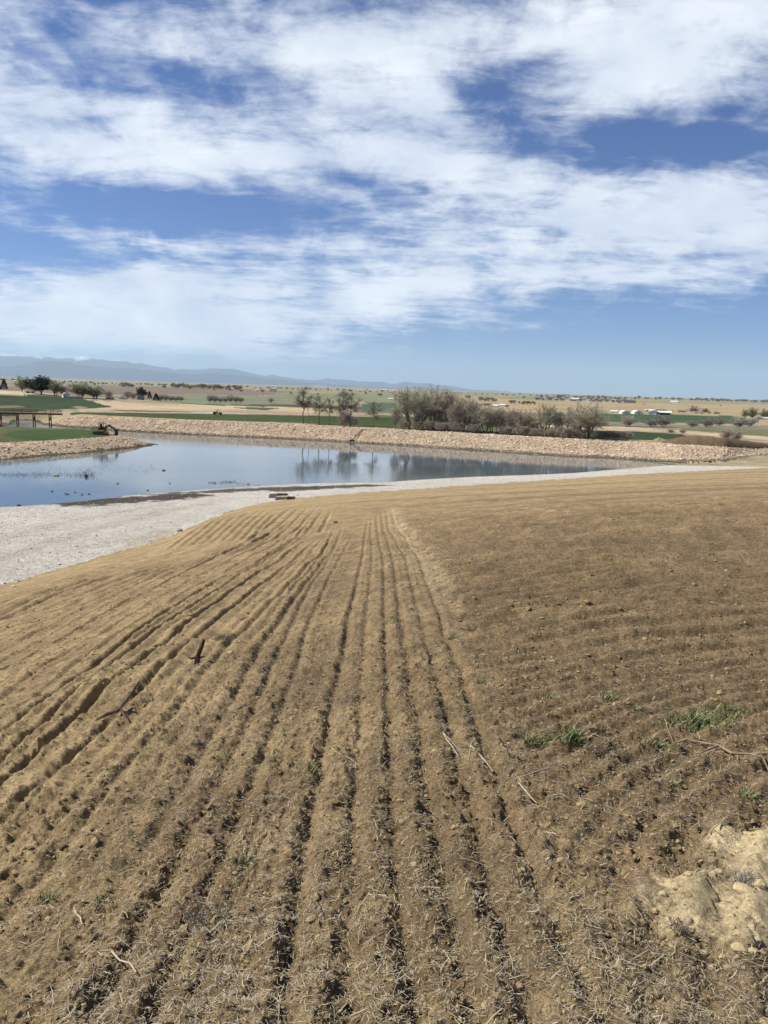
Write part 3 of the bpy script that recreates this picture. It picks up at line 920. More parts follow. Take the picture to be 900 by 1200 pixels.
STALKS = [
    ((519, 866), (537, 887), .0045, 'straight pale stalk lying beside the last drill row, left of the forked stalk'),
    ((551, 880), (578, 905), .0055, 'pale bent stalk with a fork at its upper end'),
    ((602, 917), (646, 899), .0055, 'longest straight pale stalk, lying below the two grass tufts'),
    ((607, 922), (629, 943), .0045, 'pale stalk slanting down right just below the longest stalk'),
    ((622, 880), (632, 873), .005, 'short pale stalk touching the left grass tuft'),
    ((669, 909), (685, 917), .004, 'pale stalk lying among dark litter right of the longest stalk'),
    ((504, 1183), (545, 1197), .005, 'pale stalk at the very bottom edge, right of the middle furrows'),
    ((640, 978), (652, 984), .004, 'little pale stalk on the bare track above the soil ripples'),
    ((131, 1124), (160, 1152), .005, 'thick pale stalk on the straw heap at lower left'),
    ((285, 1192), (333, 1183), .007, 'knobbly grey stalk at the bottom edge beside the deepest furrow'),
    ((228, 1125), (262, 1088), .006, 'dark grey stalk slanting up beside the straw heap'),
    ((87, 1072), (96, 1088), .006, 'curled pale leaf stalk below the grass tuft at far left'),
    ((431, 1050), (453, 1058), .004, 'short pale stalk in the middle between two furrows'),
    ((388, 880), (420, 896), .003, 'thin pale stalk crossing the furrow left of the middle'),
    ((830, 985), (850, 966), .005, 'pale upright splinter at the upper edge of the pale dirt patch'),
]
for (a, b, rad, lab) in STALKS:
    p = soilpt(*a); q = soilpt(*b); d = q - p
    mb = MB()
    pts = [d * t + Vector((rd.gauss(0, .02), rd.gauss(0, .02), 0)) * d.length * (0 < t < 1) + Vector((0, 0, 0.012 + 0.01 * (t > .4))) for t in (0, .3, .65, 1)]
    rad *= .62
    mb.tube(pts, [rad, rad * 1.05, rad, rad * .7], 6)
    if 'fork' in lab:
        mb.tube([pts[0], Vector((0.03, 0.06, 0.03))], [rad * .8, rad * .4], 5)
        mb.tube([pts[0], soilpt(549, 893) - p + Vector((0, 0, .01))], [rad * .8, rad * .4], 5)
    thing('dry_stalk', lab, 'stalk', p, 0, 'pale dry stalks on the tilled soil', mb.mesh('dry_stalk', M_PALE))

# grass tufts
def tuft(px, py, rad, n, hgt, lab, dry=0.2):
    p = soilpt(px, py); v = []; f = []; cs = []
    for i in range(int(n * 0.8)):
        a = rd.uniform(0, 6.283); q = rad * 1.25 * rd.random()
        bx, by = q * math.cos(a), q * math.sin(a) * 0.8
        gz = float(soilz(np.array([p.x + bx]), np.array([p.y + by]))[0]) - p.z - 0.01
        h = hgt * rd.uniform(0.45, 1.1); o = rd.uniform(0, 6.283); lean = h * rd.uniform(0.15, 0.9)
        lx, ly = math.cos(o) * lean, math.sin(o) * lean
        w = 0.0022 * rd.uniform(0.7, 1.4); sx, sy = -math.sin(o + 0.6) * w, math.cos(o + 0.6) * w
        b = len(v)
        for t, ws in ((0, 1.0), (0.4, 1.0), (0.75, 0.7)):
            ox, oy, oz = lx * t * t, ly * t * t, h * (t - 0.25 * t * t)
            v += [(bx + ox - sx * ws, by + oy - sy * ws, gz + oz), (bx + ox + sx * ws, by + oy + sy * ws, gz + oz)]
        v.append((bx + lx, by + ly, gz + h * 0.75))
        f += [(b, b + 1, b + 3, b + 2), (b + 2, b + 3, b + 5, b + 4), (b + 4, b + 5, b + 6)]
        c0 = np.array((0.34, 0.30, 0.17)) if rd.random() < dry + .15 else np.array((0.145, 0.195, 0.062))
        cs += [c0 * rd.uniform(0.7, 1.35)] * 7
    thing('grass_tuft', lab, 'grass tuft', p, 0, 'green grass tufts coming up through the tilled soil', new_mesh('grass_tuft', v, f, M_GRASS, False, np.array(cs)))

for t in [
    (631, 866, .10, 240, .085, 'green grass tuft with pale stalk at its foot, left of a matching pair', .3),
    (668, 864, .09, 260, .09, 'bright green grass tuft, right one of the matching pair', .12),
    (815, 846, .17, 520, .12, 'largest and brightest green grass tuft, above the dry root', .05),
    (851, 831, .13, 240, .09, 'green grass tuft spreading to the upper right of the largest tuft', .15),
    (770, 868, .08, 130, .08, 'green grass tuft at the left end of the dry root', .15),
    (645, 815, .08, 100, .07, 'thin grass tuft above the matching pair of tufts', .35),
    (712, 815, .055, 120, .075, 'low grey green grass tuft on the tilled field right of the thin tuft', .3),
    (744, 832, .045, 80, .06, 'sparse grass tuft between the low tuft and the largest tuft', .4),
    (567, 803, .07, 90, .07, 'small grass tuft just right of the last drill row', .3),
    (532, 742, .06, 90, .07, 'faint grass tuft on the edge of the drill rows higher up the field', .25),
    (461, 727, .08, 110, .07, 'grass tuft between two drill rows in the middle distance', .25),
    (372, 850, .05, 40, .06, 'tiny grass tuft beside the tyre prints', .3),
    (362, 903, .05, 90, .075, 'grass tuft growing in the deep furrow left of the middle', .2),
    (285, 1016, .045, 90, .065, 'grass tuft over a dark gap beside the yellow straw', .25),
    (57, 1056, .04, 80, .065, 'grass tuft at the far left of the foreground', .2),
    (122, 1060, .045, 60, .055, 'flattened grass tuft below the straw, second from the left', .35),
    (155, 985, .04, 45, .05, 'very small grass tuft in the left foreground above the flattened one', .35),
    (878, 927, .06, 130, .075, 'grass tuft at the right edge above the pale dirt patch', .3),
    (790, 915, .035, 50, .05, 'sparse grass tuft below the dry root', .4)]:
    tuft(t[0], t[1], t[2], t[3], t[4], t[5], t[6])

# clods on and round the pale patch
def clod_mesh(name, s, seed, rgb):
    rs = np.random.default_rng(seed)
    import bmesh
    bm = bmesh.new(); bmesh.ops.create_icosphere(bm, subdivisions=2, radius=1)
    co = np.array([v.co[:] for v in bm.verts])
    k = 1 + 0.35 * fbm(co[:, 0] * 1.6 + seed, co[:, 1] * 1.6 + co[:, 2] * 1.3, 3, seed % 50)
    co = co * k[:, None] * np.array(s)
    for v, c_ in zip(bm.verts, co):
        v.co = c_
    me = bpy.data.meshes.new(name); bm.to_mesh(me); bm.free()
    at = me.color_attributes.new("Col", 'FLOAT_COLOR', 'POINT')
    at.data.foreach_set("color", np.tile(np.array([*rgb, 1.0], np.float32), len(me.vertices)))
    me.materials.append(M_CLOD)
    return me
CLODS = [(826, 1108, 9, 5, 'rounded pale clod at the lower left rim of the pale dirt patch'), (835, 1123, 8, 5, 'pale clod casting a black shadow below the pale dirt patch'),
         (866, 1113, 16, 5, 'long flat pale clod lying below the pale dirt patch'), (882, 1117, 9, 4, 'flat pale clod right of the long clod'),
         (888, 1105, 7, 5, 'small blocky clod near the right edge, upper one'), (894, 1113, 7, 5, 'small blocky clod near the right edge, lower one'),
         (847, 1114, 7, 4, 'small clod between the black shadowed clod and the long clod'), (792, 1040, 9, 6, 'crumbly pale clod on the upper left rim of the pale patch'),
         (777, 1050, 8, 6, 'pale clod at the left corner of the pale patch'), (768, 1066, 7, 5, 'small pale clod at the left rim of the pale patch'),
         (872, 1048, 20, 8, 'large pale slab of dried earth under the grey weed clump'), (890, 1044, 12, 8, 'rough pale clod right of the large slab'),
         (806, 1032, 8, 5, 'clod beside the dark hole in the pale patch'), (842, 1022, 8, 4, 'crumbling clod above the pale patch'),
         (818, 1098, 7, 4, 'small clod touching the rounded pale clod'), (858, 1090, 6, 4, 'small clod in the middle of the patch'),
         (270, 773, 8, 5, 'pale clod with a dark underside right of the wooden stub'), (287, 724, 10, 4, 'dark flat clod in the furrow above the stub'),
         (377, 659, 13, 3, 'dark flat clod lying across the rows in the middle distance'), (393, 612, 6, 3, 'dark clod where the rows begin to fan out'),
         (512, 1026, 5, 3, 'small clod over a dark gap between middle furrows'), (211, 623, 7, 4, 'grey stone at the edge of the gravel'), (688, 707, 8, 4, 'orange brown clod alone on the right of the field'),
         (96, 1038, 6, 4, 'brown clod in the left foreground furrow'), (650, 1032, 6, 4, 'brown clod on the soil ripples left of the pale patch'), (17, 688, 8, 3, 'pale clod beside the gravel at the far left')]
for i, (a, b, w, h, lab) in enumerate(CLODS):
    p = soilpt(a, b); dep = math.hypot(p.x, p.y, p.z) 
    k = dep / 900
    rgb = (0.16, 0.115, 0.07) if 'dark flat' in lab or 'dark clod' in lab else (0.33, 0.21, 0.12) if 'brown' in lab else (0.52, 0.41, 0.24)
    if 'grey stone' in lab:
        rgb = (0.3, 0.27, 0.23)
    me = clod_mesh('soil_clod', (w * k * 0.5, w * k * 0.42, h * k * 0.62), 100 + i, rgb)
    thing('soil_clod' if 'stone' not in lab else 'stone', lab, 'clod' if 'stone' not in lab else 'stone', p + Vector((0, 0, h * k * 0.22)), rd.uniform(-.4, .4), 'single clods on the field' if 'stone' not in lab else None, me)
# grey weed clump on the pale patch and other dead clumps
def deadclump(px, py, rad, n, h, lab, rgb):
    p = soilpt(px, py); mb = MB()
    for i in range(n):
        a = rd.uniform(0, 6.283); q = rad * math.sqrt(rd.random()); o = rd.uniform(0, 6.283)
        b = Vector((q * math.cos(a), q * math.sin(a), 0.0)); hh = h * rd.uniform(.3, 1)
        l = rad * rd.uniform(.5, 1.5)
        mb.tube([b, b + Vector((math.cos(o) * l * .5, math.sin(o) * l * .5, hh)), b + Vector((math.cos(o) * l, math.sin(o) * l, hh * .7))], [.0016, .0014, .0008], 3, False)
    thing('dead_weed', lab, 'dead weed', p, 0, 'dead weed clumps on the soil', mb.mesh('dead_weed', simple('dead_weed', rgb, 0.8, 0.3, 20)))
deadclump(873, 1036, .05, 90, .05, 'matted grey dead weed clump on top of the pale dirt slab', (0.30, 0.27, 0.22))
deadclump(712, 880, .07, 90, .05, 'dark brown dead weed clump left of the dry root', (0.12, 0.09, 0.06))
deadclump(243, 1085, .07, 60, .05, 'grey black dead weed clump slanting beside the straw heap', (0.16, 0.14, 0.12))
deadclump(262, 758, .12, 90, .07, 'dark dead weed clump right of the wooden stub', (0.11, 0.085, 0.06))
deadclump(228, 790, .10, 80, .06, 'pale dead weed clump at the foot of the wooden stub', (0.42, 0.36, 0.26))
deadclump(797, 1092, .035, 40, .03, 'dark dead weed clump at the lower rim of the pale patch', (0.17, 0.135, 0.095))

# sandstone slabs at the edge of the field
M_SLAB = simple("sandstone", (0.34, 0.24, 0.185), 0.9, 0.25, 2.5, bump=0.8)
M_SLAB2 = simple("dark_sandstone", (0.13, 0.085, 0.06), 0.9, 0.3, 2.5, bump=0.8)
for (x0, x1, yb, h, lab, mt) in ((314.5, 325, 583, 4.4, 'pinkish sandstone block, left one of the slabs at the field edge', M_SLAB),
                                 (324, 337, 580.5, 2.5, 'long dark sandstone slab behind the other slabs', M_SLAB2),
                                 (323, 336, 585.4, 3.6, 'pale pink sandstone slab lying in front of the others', M_SLAB),
                                 (335.5, 346.5, 585.2, 3.3, 'dark sandstone slab at the right end of the group', M_SLAB2)):
    p = hit((x0 + x1) / 2, yb); k = math.hypot(p[0], p[1]) / 900
    w = (x1 - x0) * k; mb = MB()
    mb.box(-w / 2, w / 2, -0.45, 0.45, -0.1, h * k, taper=0.07)
    for i, v in enumerate(mb.v):
        mb.v[i] = (v[0] + rd.gauss(0, .05), v[1] + rd.gauss(0, .06), v[2] + rd.gauss(0, .03))
    thing('stone_slab', lab, 'stone slab', p, 0.12, 'stone slabs at the edge of the field', mb.mesh('stone_slab', mt))

# ------------------------------------------------------------------ trees
M_TRUNK = simple("bark", (0.19, 0.16, 0.13), 0.95, 0.3, 2)
M_TRUNKB = simple("grey_bark", (0.10, 0.08, 0.06), 0.95, 0.3, 2)
TW = {'red': simple("reddish_twigs", (0.27, 0.21, 0.175), 0.95, 0.3, 0.5), 'olive': simple("budding_twigs", (0.56, 0.51, 0.37), 0.95, 0.35, 0.35),
      'grey': simple("grey_twigs", (0.30, 0.265, 0.22), 0.95, 0.25, 0.5), 'brown': simple("brown_twigs", (0.37, 0.31, 0.25), 0.95, 0.3, 0.5),
      'green': simple("spring_leaves", (0.25, 0.25, 0.13), 0.95, 0.3, 0.6), 'pine': simple("conifer_needles", (0.022, 0.036, 0.022), 0.95, 0.4, 1.2),
      'white': simple("pale_blossom_twigs", (0.45, 0.415, 0.36), 0.95, 0.2, 0.5)}


def rand_dir(rnd, d, ang):
    a = rnd.uniform(0, 6.283)
    p = d.orthogonal().normalized(); q = d.cross(p)
    return (d * math.cos(ang) + (p * math.cos(a) + q * math.sin(a)) * math.sin(ang)).normalized()


def tree_meshes(seed, wid=0.7, base=0.3, stems=1, limbs=10, subs=7, ntw=2600, twl=0.09, tww=0.0011, mat='red', trunk_r=0.02, buds=0, lean=0.0, clump=0.0, bark=None, fork=0.3, low=0.0, leaf=0.009):
    """unit-height tree of given width: trunk and limbs grown out to an uneven crown, then twigs"""
    rnd = random.Random(seed); mb = MB(); segs = []
    cz = (1 + base) / 2; rz = (1 - base) / 2; rx = wid / 2
    lob = [(rnd.uniform(0, 6.28), rnd.uniform(-0.8, 1.0), rnd.uniform(0.72, 1.12)) for _ in range(7)]

    def envelope(inner=0.0):
        while True:
            q = Vector((rnd.uniform(-1, 1), rnd.uniform(-1, 1), rnd.uniform(-1, 1)))
            if q.length > 1 or q.length < inner:
                continue
            a = math.atan2(q.y, q.x); k = 1.0
            best = 9
            for (la, lz, lk) in lob:
                dd = abs(math.cos(a) * math.cos(la) + math.sin(a) * math.sin(la) - 1) + abs(q.z - lz)
                if dd < best:
                    best = dd; k = lk
            return Vector((q.x * rx * k, q.y * rx * k, cz + q.z * rz * (0.6 + 0.4 * k)))

    def limb(p, e, r0, r1, n=5, sag=0.25):
        ctrl = Vector((p.x + (e.x - p.x) * 0.35, p.y + (e.y - p.y) * 0.35, p.z + (e.z - p.z) * (0.5 + sag)))
        pts = []
        for i in range(n + 1):
            t = i / n; q = p * (1 - t) ** 2 + ctrl * 2 * t * (1 - t) + e * t * t
            if 0 < i < n:
                q = q + Vector((rnd.gauss(0, 1), rnd.gauss(0, 1), rnd.gauss(0, 1))) * 0.022 * (e - p).length
            pts.append(q)
        mb.tube(pts, [r0 + (r1 - r0) * (i / n) ** 0.7 for i in range(n + 1)], 5, False)
        return pts
    for s_ in range(stems):
        a = 6.283 * s_ / stems + rnd.uniform(-.5, .5); o = 0.03 * (stems > 1)
        b = Vector((math.cos(a) * o, math.sin(a) * o, -0.03))
        tr = trunk_r * (1 if stems == 1 else 0.72)
        tz = base + fork * (1 - base)
        spread = rx * 0.35 * (stems > 1)
        top = Vector((math.cos(a) * spread + lean, math.sin(a) * spread, tz))
        tp = limb(b, top, tr, tr * 0.62, 6, 0.1)
        for k in range(max(2, limbs // stems)):
            if k == 0:
                e = Vector((top.x * 1.2, top.y * 1.2, 0.95)); st = tp[-1]
            else:
                e = envelope(0.45); st = tp[rnd.choice([3, 4, 4, 5, 5, 6, 6, 6]) if not low else rnd.choice([1, 2, 3, 4, 5, 6])]
                if stems > 1 and e.x * math.cos(a) + e.y * math.sin(a) < -0.1 * rx:
                    e.x, e.y = -e.x, -e.y
                if e.z < st.z:
                    e.z = st.z + abs(st.z - e.z) * 0.3
            lp = limb(st, e, tr * rnd.uniform(0.30, 0.46), tr * 0.08)
            for m_ in range(subs):
                i0 = rnd.choice([1, 2, 2, 3, 3, 4, 4, 5]); q = lp[i0]
                if clump:
                    g = e + Vector((rnd.gauss(0, 1), rnd.gauss(0, 1), rnd.gauss(0, 0.8))) * clump
                else:
                    g = envelope(); g = q.lerp(g, min(1.0, 0.30 / max((g - q).length, 0.01)))
                sp = limb(q, g, tr * 0.10, tr * 0.03, 3, 0.15)
                for u in range(3):
                    segs.append((sp[u], sp[u + 1]))
            segs.append((lp[3], lp[4])); segs.append((lp[4], lp[5]))
    v = []; f = []
    for i in range(ntw):
        a, b = rnd.choice(segs); p = a.lerp(b, rnd.random())
        d = rand_dir(rnd, (b - a).normalized(), rnd.uniform(0.2, 1.2)); d = (d + Vector((0, 0, 0.3))).normalized()
        l = twl * rnd.uniform(0.4, 1.4); w = tww * rnd.uniform(0.6, 1.4)
        sd = d.cross(Vector((rnd.gauss(0, 1), rnd.gauss(0, 1), rnd.gauss(0, 1)))).normalized() * w
        k = len(v); e = p + d * l
        v += [tuple(p - sd), tuple(p + sd), tuple(e + sd * .5), tuple(e - sd * .5)]; f.append((k, k + 1, k + 2, k + 3))
    for i in range(buds):
        a, b = rnd.choice(segs); p = a.lerp(b, rnd.random()) + Vector((rnd.gauss(0, .03), rnd.gauss(0, .03), rnd.gauss(0, .03)))
        s_ = leaf * rnd.uniform(0.6, 1.5); q = rand_dir(rnd, Vector((0, 0, 1)), rnd.uniform(0, 1.5)); u_ = q.orthogonal().normalized(); w_ = q.cross(u_)
        k = len(v); v += [tuple(p - u_ * s_), tuple(p + w_ * s_), tuple(p + u_ * s_), tuple(p - w_ * s_)]; f.append((k, k + 1, k + 2, k + 3))
    V2 = np.array(v); zm = np.percentile(V2[:, 2], 99.3)
    V2[:, 2] = np.maximum(V2[:, 2], 0.0)
    return (new_mesh('trunk', np.array(mb.v) / [1, 1, zm], mb.f, bark or M_TRUNK), new_mesh('crown', V2 / [1, 1, zm], np.array(f), TW[mat]), np.percentile(np.abs(V2[:, :2]), 97) * 2)


def conifer_meshes(seed, wid=0.28, mat='pine'):
    rnd = random.Random(seed); mb = MB(); mb.tube([(0, 0, -0.02), (0, 0, 0.5), (0, 0, 0.97)], [0.022, 0.014, 0.003], 6)
    v = []; f = []
    for i in range(2600):
        t = rnd.random() ** 0.8; z = 0.06 + 0.94 * t; z = 1 - (1 - z)
        rmax = wid * (1 - t) ** 0.8 * (0.92 + 0.14 * math.sin(7 * t * 6.28)) + 0.012
        a = rnd.uniform(0, 6.283); q = rmax * (0.35 + 0.65 * rnd.random() ** 0.5)
        p = Vector((q * math.cos(a), q * math.sin(a), z)); d = Vector((math.cos(a), math.sin(a), rnd.uniform(-0.5, 0.1))).normalized()
        s_ = 0.028 * rnd.uniform(.6, 1.4); sd = d.cross(Vector((rnd.gauss(0, 1), rnd.gauss(0, 1), 1))).normalized() * s_ * .6
        k = len(v); v += [tuple(p - d * s_ - sd * .3), tuple(p + sd), tuple(p + d * s_ * 1.3), tuple(p - sd)]; f.append((k, k + 1, k + 2, k + 3))
    V2 = np.array(v); V2[:, 2] = np.maximum(V2[:, 2], 0.02)
    return (new_mesh('trunk', mb.v, mb.f, M_TRUNK), new_mesh('crown', V2, np.array(f), TW[mat]), wid * 2)


PROTO = {
    'elm': tree_meshes(21, 0.62, 0.34, 1, 13, 9, 5200, 0.060, 0.0012, 'red', 0.018, clump=0.085, fork=0.35),
    'slim': tree_meshes(22, 0.5, 0.30, 1, 10, 7, 3600, 0.075, 0.0012, 'red', 0.017, clump=0.09, fork=0.45),
    'slim2': tree_meshes(23, 0.6, 0.26, 2, 12, 7, 4000, 0.075, 0.0012, 'red', 0.019, clump=0.09, fork=0.4),
    'thin': tree_meshes(24, 0.4, 0.4, 1, 5, 4, 600, 0.08, 0.0010, 'red', 0.012, lean=0.12),
    'cotton': tree_meshes(25, 0.95, 0.14, 3, 22, 9, 7600, 0.085, 0.0012, 'olive', 0.026, fork=0.35, low=1),
    'cotton2': tree_meshes(26, 0.85, 0.10, 2, 20, 9, 7600, 0.085, 0.0012, 'olive', 0.024, 2600, fork=0.4, low=1, leaf=.006),
    'bush': tree_meshes(27, 0.9, 0.12, 3, 18, 8, 4600, 0.10, 0.0014, 'brown', 0.026, fork=0.3, low=1),
    'round': tree_meshes(28, 0.95, 0.10, 3, 24, 9, 8600, 0.09, 0.0012, 'olive', 0.028, 1800, fork=0.3, low=1, leaf=.006),
    'shrub': tree_meshes(29, 1.3, 0.05, 5, 20, 7, 4200, 0.16, 0.0030, 'brown', 0.014, fork=0.2, low=1),
    'greybush': tree_meshes(30, 1.3, 0.06, 4, 20, 6, 2600, 0.15, 0.0032, 'grey', 0.016, 900, fork=0.2, low=1, leaf=.012),
    'whitebush': tree_meshes(31, 1.2, 0.08, 3, 20, 6, 2200, 0.14, 0.0032, 'white', 0.02, 1500, fork=0.25, low=1, leaf=.012),
    'willow': tree_meshes(32, 1.0, 0.12, 2, 20, 8, 4200, 0.09, 0.0018, 'green', 0.026, 4200, fork=0.3, low=1, leaf=.011),
    'far_grey': tree_meshes(33, 1.1, 0.1, 2, 10, 5, 500, 0.16, 0.008, 'brown', 0.03, 300, fork=.3, low=1, leaf=.03),
    'far_green': tree_meshes(34, 1.1, 0.1, 2, 10, 5, 500, 0.16, 0.008, 'green', 0.03, 350, fork=.3, low=1, leaf=.03),
    'spruce': conifer_meshes(35, 0.26), 'pine': tree_meshes(36, 1.1, 0.03, 1, 26, 9, 1500, 0.08, 0.004, 'pine', 0.03, 6500, fork=.5, low=1, leaf=.022),
}
_roots = {}


def plant(kind, px, ybase, h_px, w_px, label, cat='tree', name='bare_tree', group=None, pos=None, seed=None):
    p = pos or hit(px, ybase)
    dep = p[1] * math.cos(PITCH) - p[2] * math.sin(PITCH)
    h = h_px * dep / 900; w = w_px * dep / 900
    tr, cr, pw = PROTO[kind]
    s_ = (w / pw, w / pw, h)
    rz = rd.uniform(0, 6.28)
    if kind not in _roots:
        o = thing(name, label, cat, p, rz, group, scale=s_)
        obj('trunk', tr, o); obj('crown', cr, o)
        _roots[kind] = o
        return o
    o = dup(_roots[kind], p, rz, s_, label, group)
    o.name = name; o['category'] = cat
    if not group and 'group' in o:
        del o['group']
    return o


def bankpos(px, py, back):
    d = ray(px, py); th = math.atan2(d[0], d[1]); r = float(rtoe(np.array([th]))[0]) + back
    x, y = r * math.sin(th), r * math.cos(th)
    return x, y, G(x, y)


GB = 'bare trees standing on the far bank of the pond'
for (kind, px, top, w, yb, back, lab) in [
    ('elm', 355, 455, 27, 497, 21, 'tallest lone bare tree on a straight trunk, leftmost big tree behind the pond'),
    ('thin', 363, 466, 10, 498, 20, 'thin leaning bare sapling just right of the tallest lone tree'),
    ('slim', 374, 465, 17, 499, 20, 'slim bare tree, first full one right of the tallest lone tree'),
    ('slim', 386, 468, 13, 500, 19, 'narrow bare tree standing in the middle of the row of slim trees'),
    ('slim2', 399, 467, 18, 501, 19, 'reddish bare tree with two stems touching the dark bush'),
    ('slim', 411, 464, 25, 501.5, 20, 'broad reddish bare tree rising out of the dark bush'),
    ('slim2', 437, 473, 19, 503, 19, 'short many stemmed bare tree alone between the slim row and the big clump'),
    ('bush', 464, 480, 14, 504, 19, 'small bare tree at the left foot of the big budding clump'),
    ('cotton', 482, 456.5, 44, 504.5, 21, 'large spreading tree with dark forked limbs, left end of the big clump'),
    ('cotton2', 507, 457.5, 38, 506, 24, 'densest and greenest tall budding tree in the big clump'),
    ('cotton', 525, 461, 26, 507, 25, 'budding tree right behind the greenest tall tree'),
    ('cotton2', 541, 467, 30, 508, 22, 'rounded olive tree sloping down from the big clump'),
    ('bush', 553, 472, 24, 508.5, 20, 'grey brown tree between the olive tree and the dark limbed tree'),
    ('cotton', 569, 476, 27, 509.5, 19, 'tree with strongly forked black limbs in the gap right of the big clump'),
    ('bush', 584, 480, 20, 510.5, 20, 'leaning bare tree right of the black limbed tree'),
    ('bush', 604, 481, 22, 511.5, 20, 'dark bare tree with a bent trunk in the middle of the low row'),
    ('cotton2', 617, 484, 20, 512, 22, 'olive twigged small tree beside the bent dark tree'),
    ('cotton', 638, 475, 26, 513, 20, 'pale airy bare tree with a fan of thin branches'),
    ('bush', 654, 483, 16, 513.5, 21, 'small dark tree between the airy tree and the round tree'),
    ('cotton', 667, 479, 22, 514, 21, 'upright budding tree touching the round tree on its left'),
    ('bush', 494, 470, 22, 505.5, 26, 'grey brown tree filling the gap between the spreading tree and the greenest tree'),
    ('bush', 516, 474, 22, 506.5, 27, 'brown tree half hidden behind the greenest tall tree'),
    ('bush', 531, 474, 20, 507.5, 18, 'low grey brown tree in front of the rounded olive tree'),
    ('cotton', 547, 472, 24, 508.5, 27, 'pale grey tree standing back behind the rounded olive tree'),
    ('bush', 561, 482, 18, 509, 26, 'low brown tree just left of the black limbed tree'),
    ('bush', 576, 484, 18, 510, 26, 'low brown tree just right of the black limbed tree'),
    ('cotton2', 594, 483, 20, 511, 25, 'low olive tree standing back behind the leaning bare tree'),
    ('bush', 626, 489, 18, 512.5, 25, 'low thicket tree left of the airy bare tree'),
    ('cotton', 676, 482, 20, 514.5, 26, 'grey tree standing back behind the round topped tree'),
    ('round', 688, 474.5, 46, 515, 18, 'broad round topped tree at the right end of the tree row'),
]:
    pos = bankpos(px, yb, back)
    plant(kind, px, yb, yb - top, w, lab, 'tree', 'bare_tree', GB, pos)
for (px, yb, h, w, lab) in [(404, 502, 17, 16, 'dark dense bush at the foot of the reddish trees'), (414, 503, 12, 12, 'lower dark bush right of the dense bush under the reddish trees'),
                            (473, 505, 10, 14, 'brown bush under the left end of the big clump'), (489, 505.5, 11, 16, 'brown bush in front of the large spreading tree'), (503, 506, 12, 16, 'brown bush under the greenest tall tree'),
                            (518, 507, 11, 18, 'reddish brown bush in the middle of the big clump'), (536, 508, 12, 18, 'brown bush below the rounded olive tree'), (555, 509, 11, 16, 'dark bush left of the black limbed tree'),
                            (592, 511, 10, 18, 'brown bush in the gap right of the leaning tree'), (612, 512, 12, 20, 'dark bush under the bent dark tree'), (629, 513, 10, 16, 'brown bush left of the airy tree'),
                            (647, 514, 10, 18, 'brown bush right of the airy tree'), (664, 515, 13, 22, 'large dark brown bush left of the round tree'), (678, 515.5, 11, 18, 'dark bush in front of the round tree'),
                            (705, 516, 10, 18, 'brown bush right of the round tree'), (719, 516.5, 11, 20, 'dark brown bush second from the right end of the row'), (734, 517, 11, 16, 'last brown bush at the right end of the row')]:
    plant('shrub', px, yb, h, w, lab, 'bush', 'bush', 'brown bushes along the far bank', bankpos(px, yb, 17))

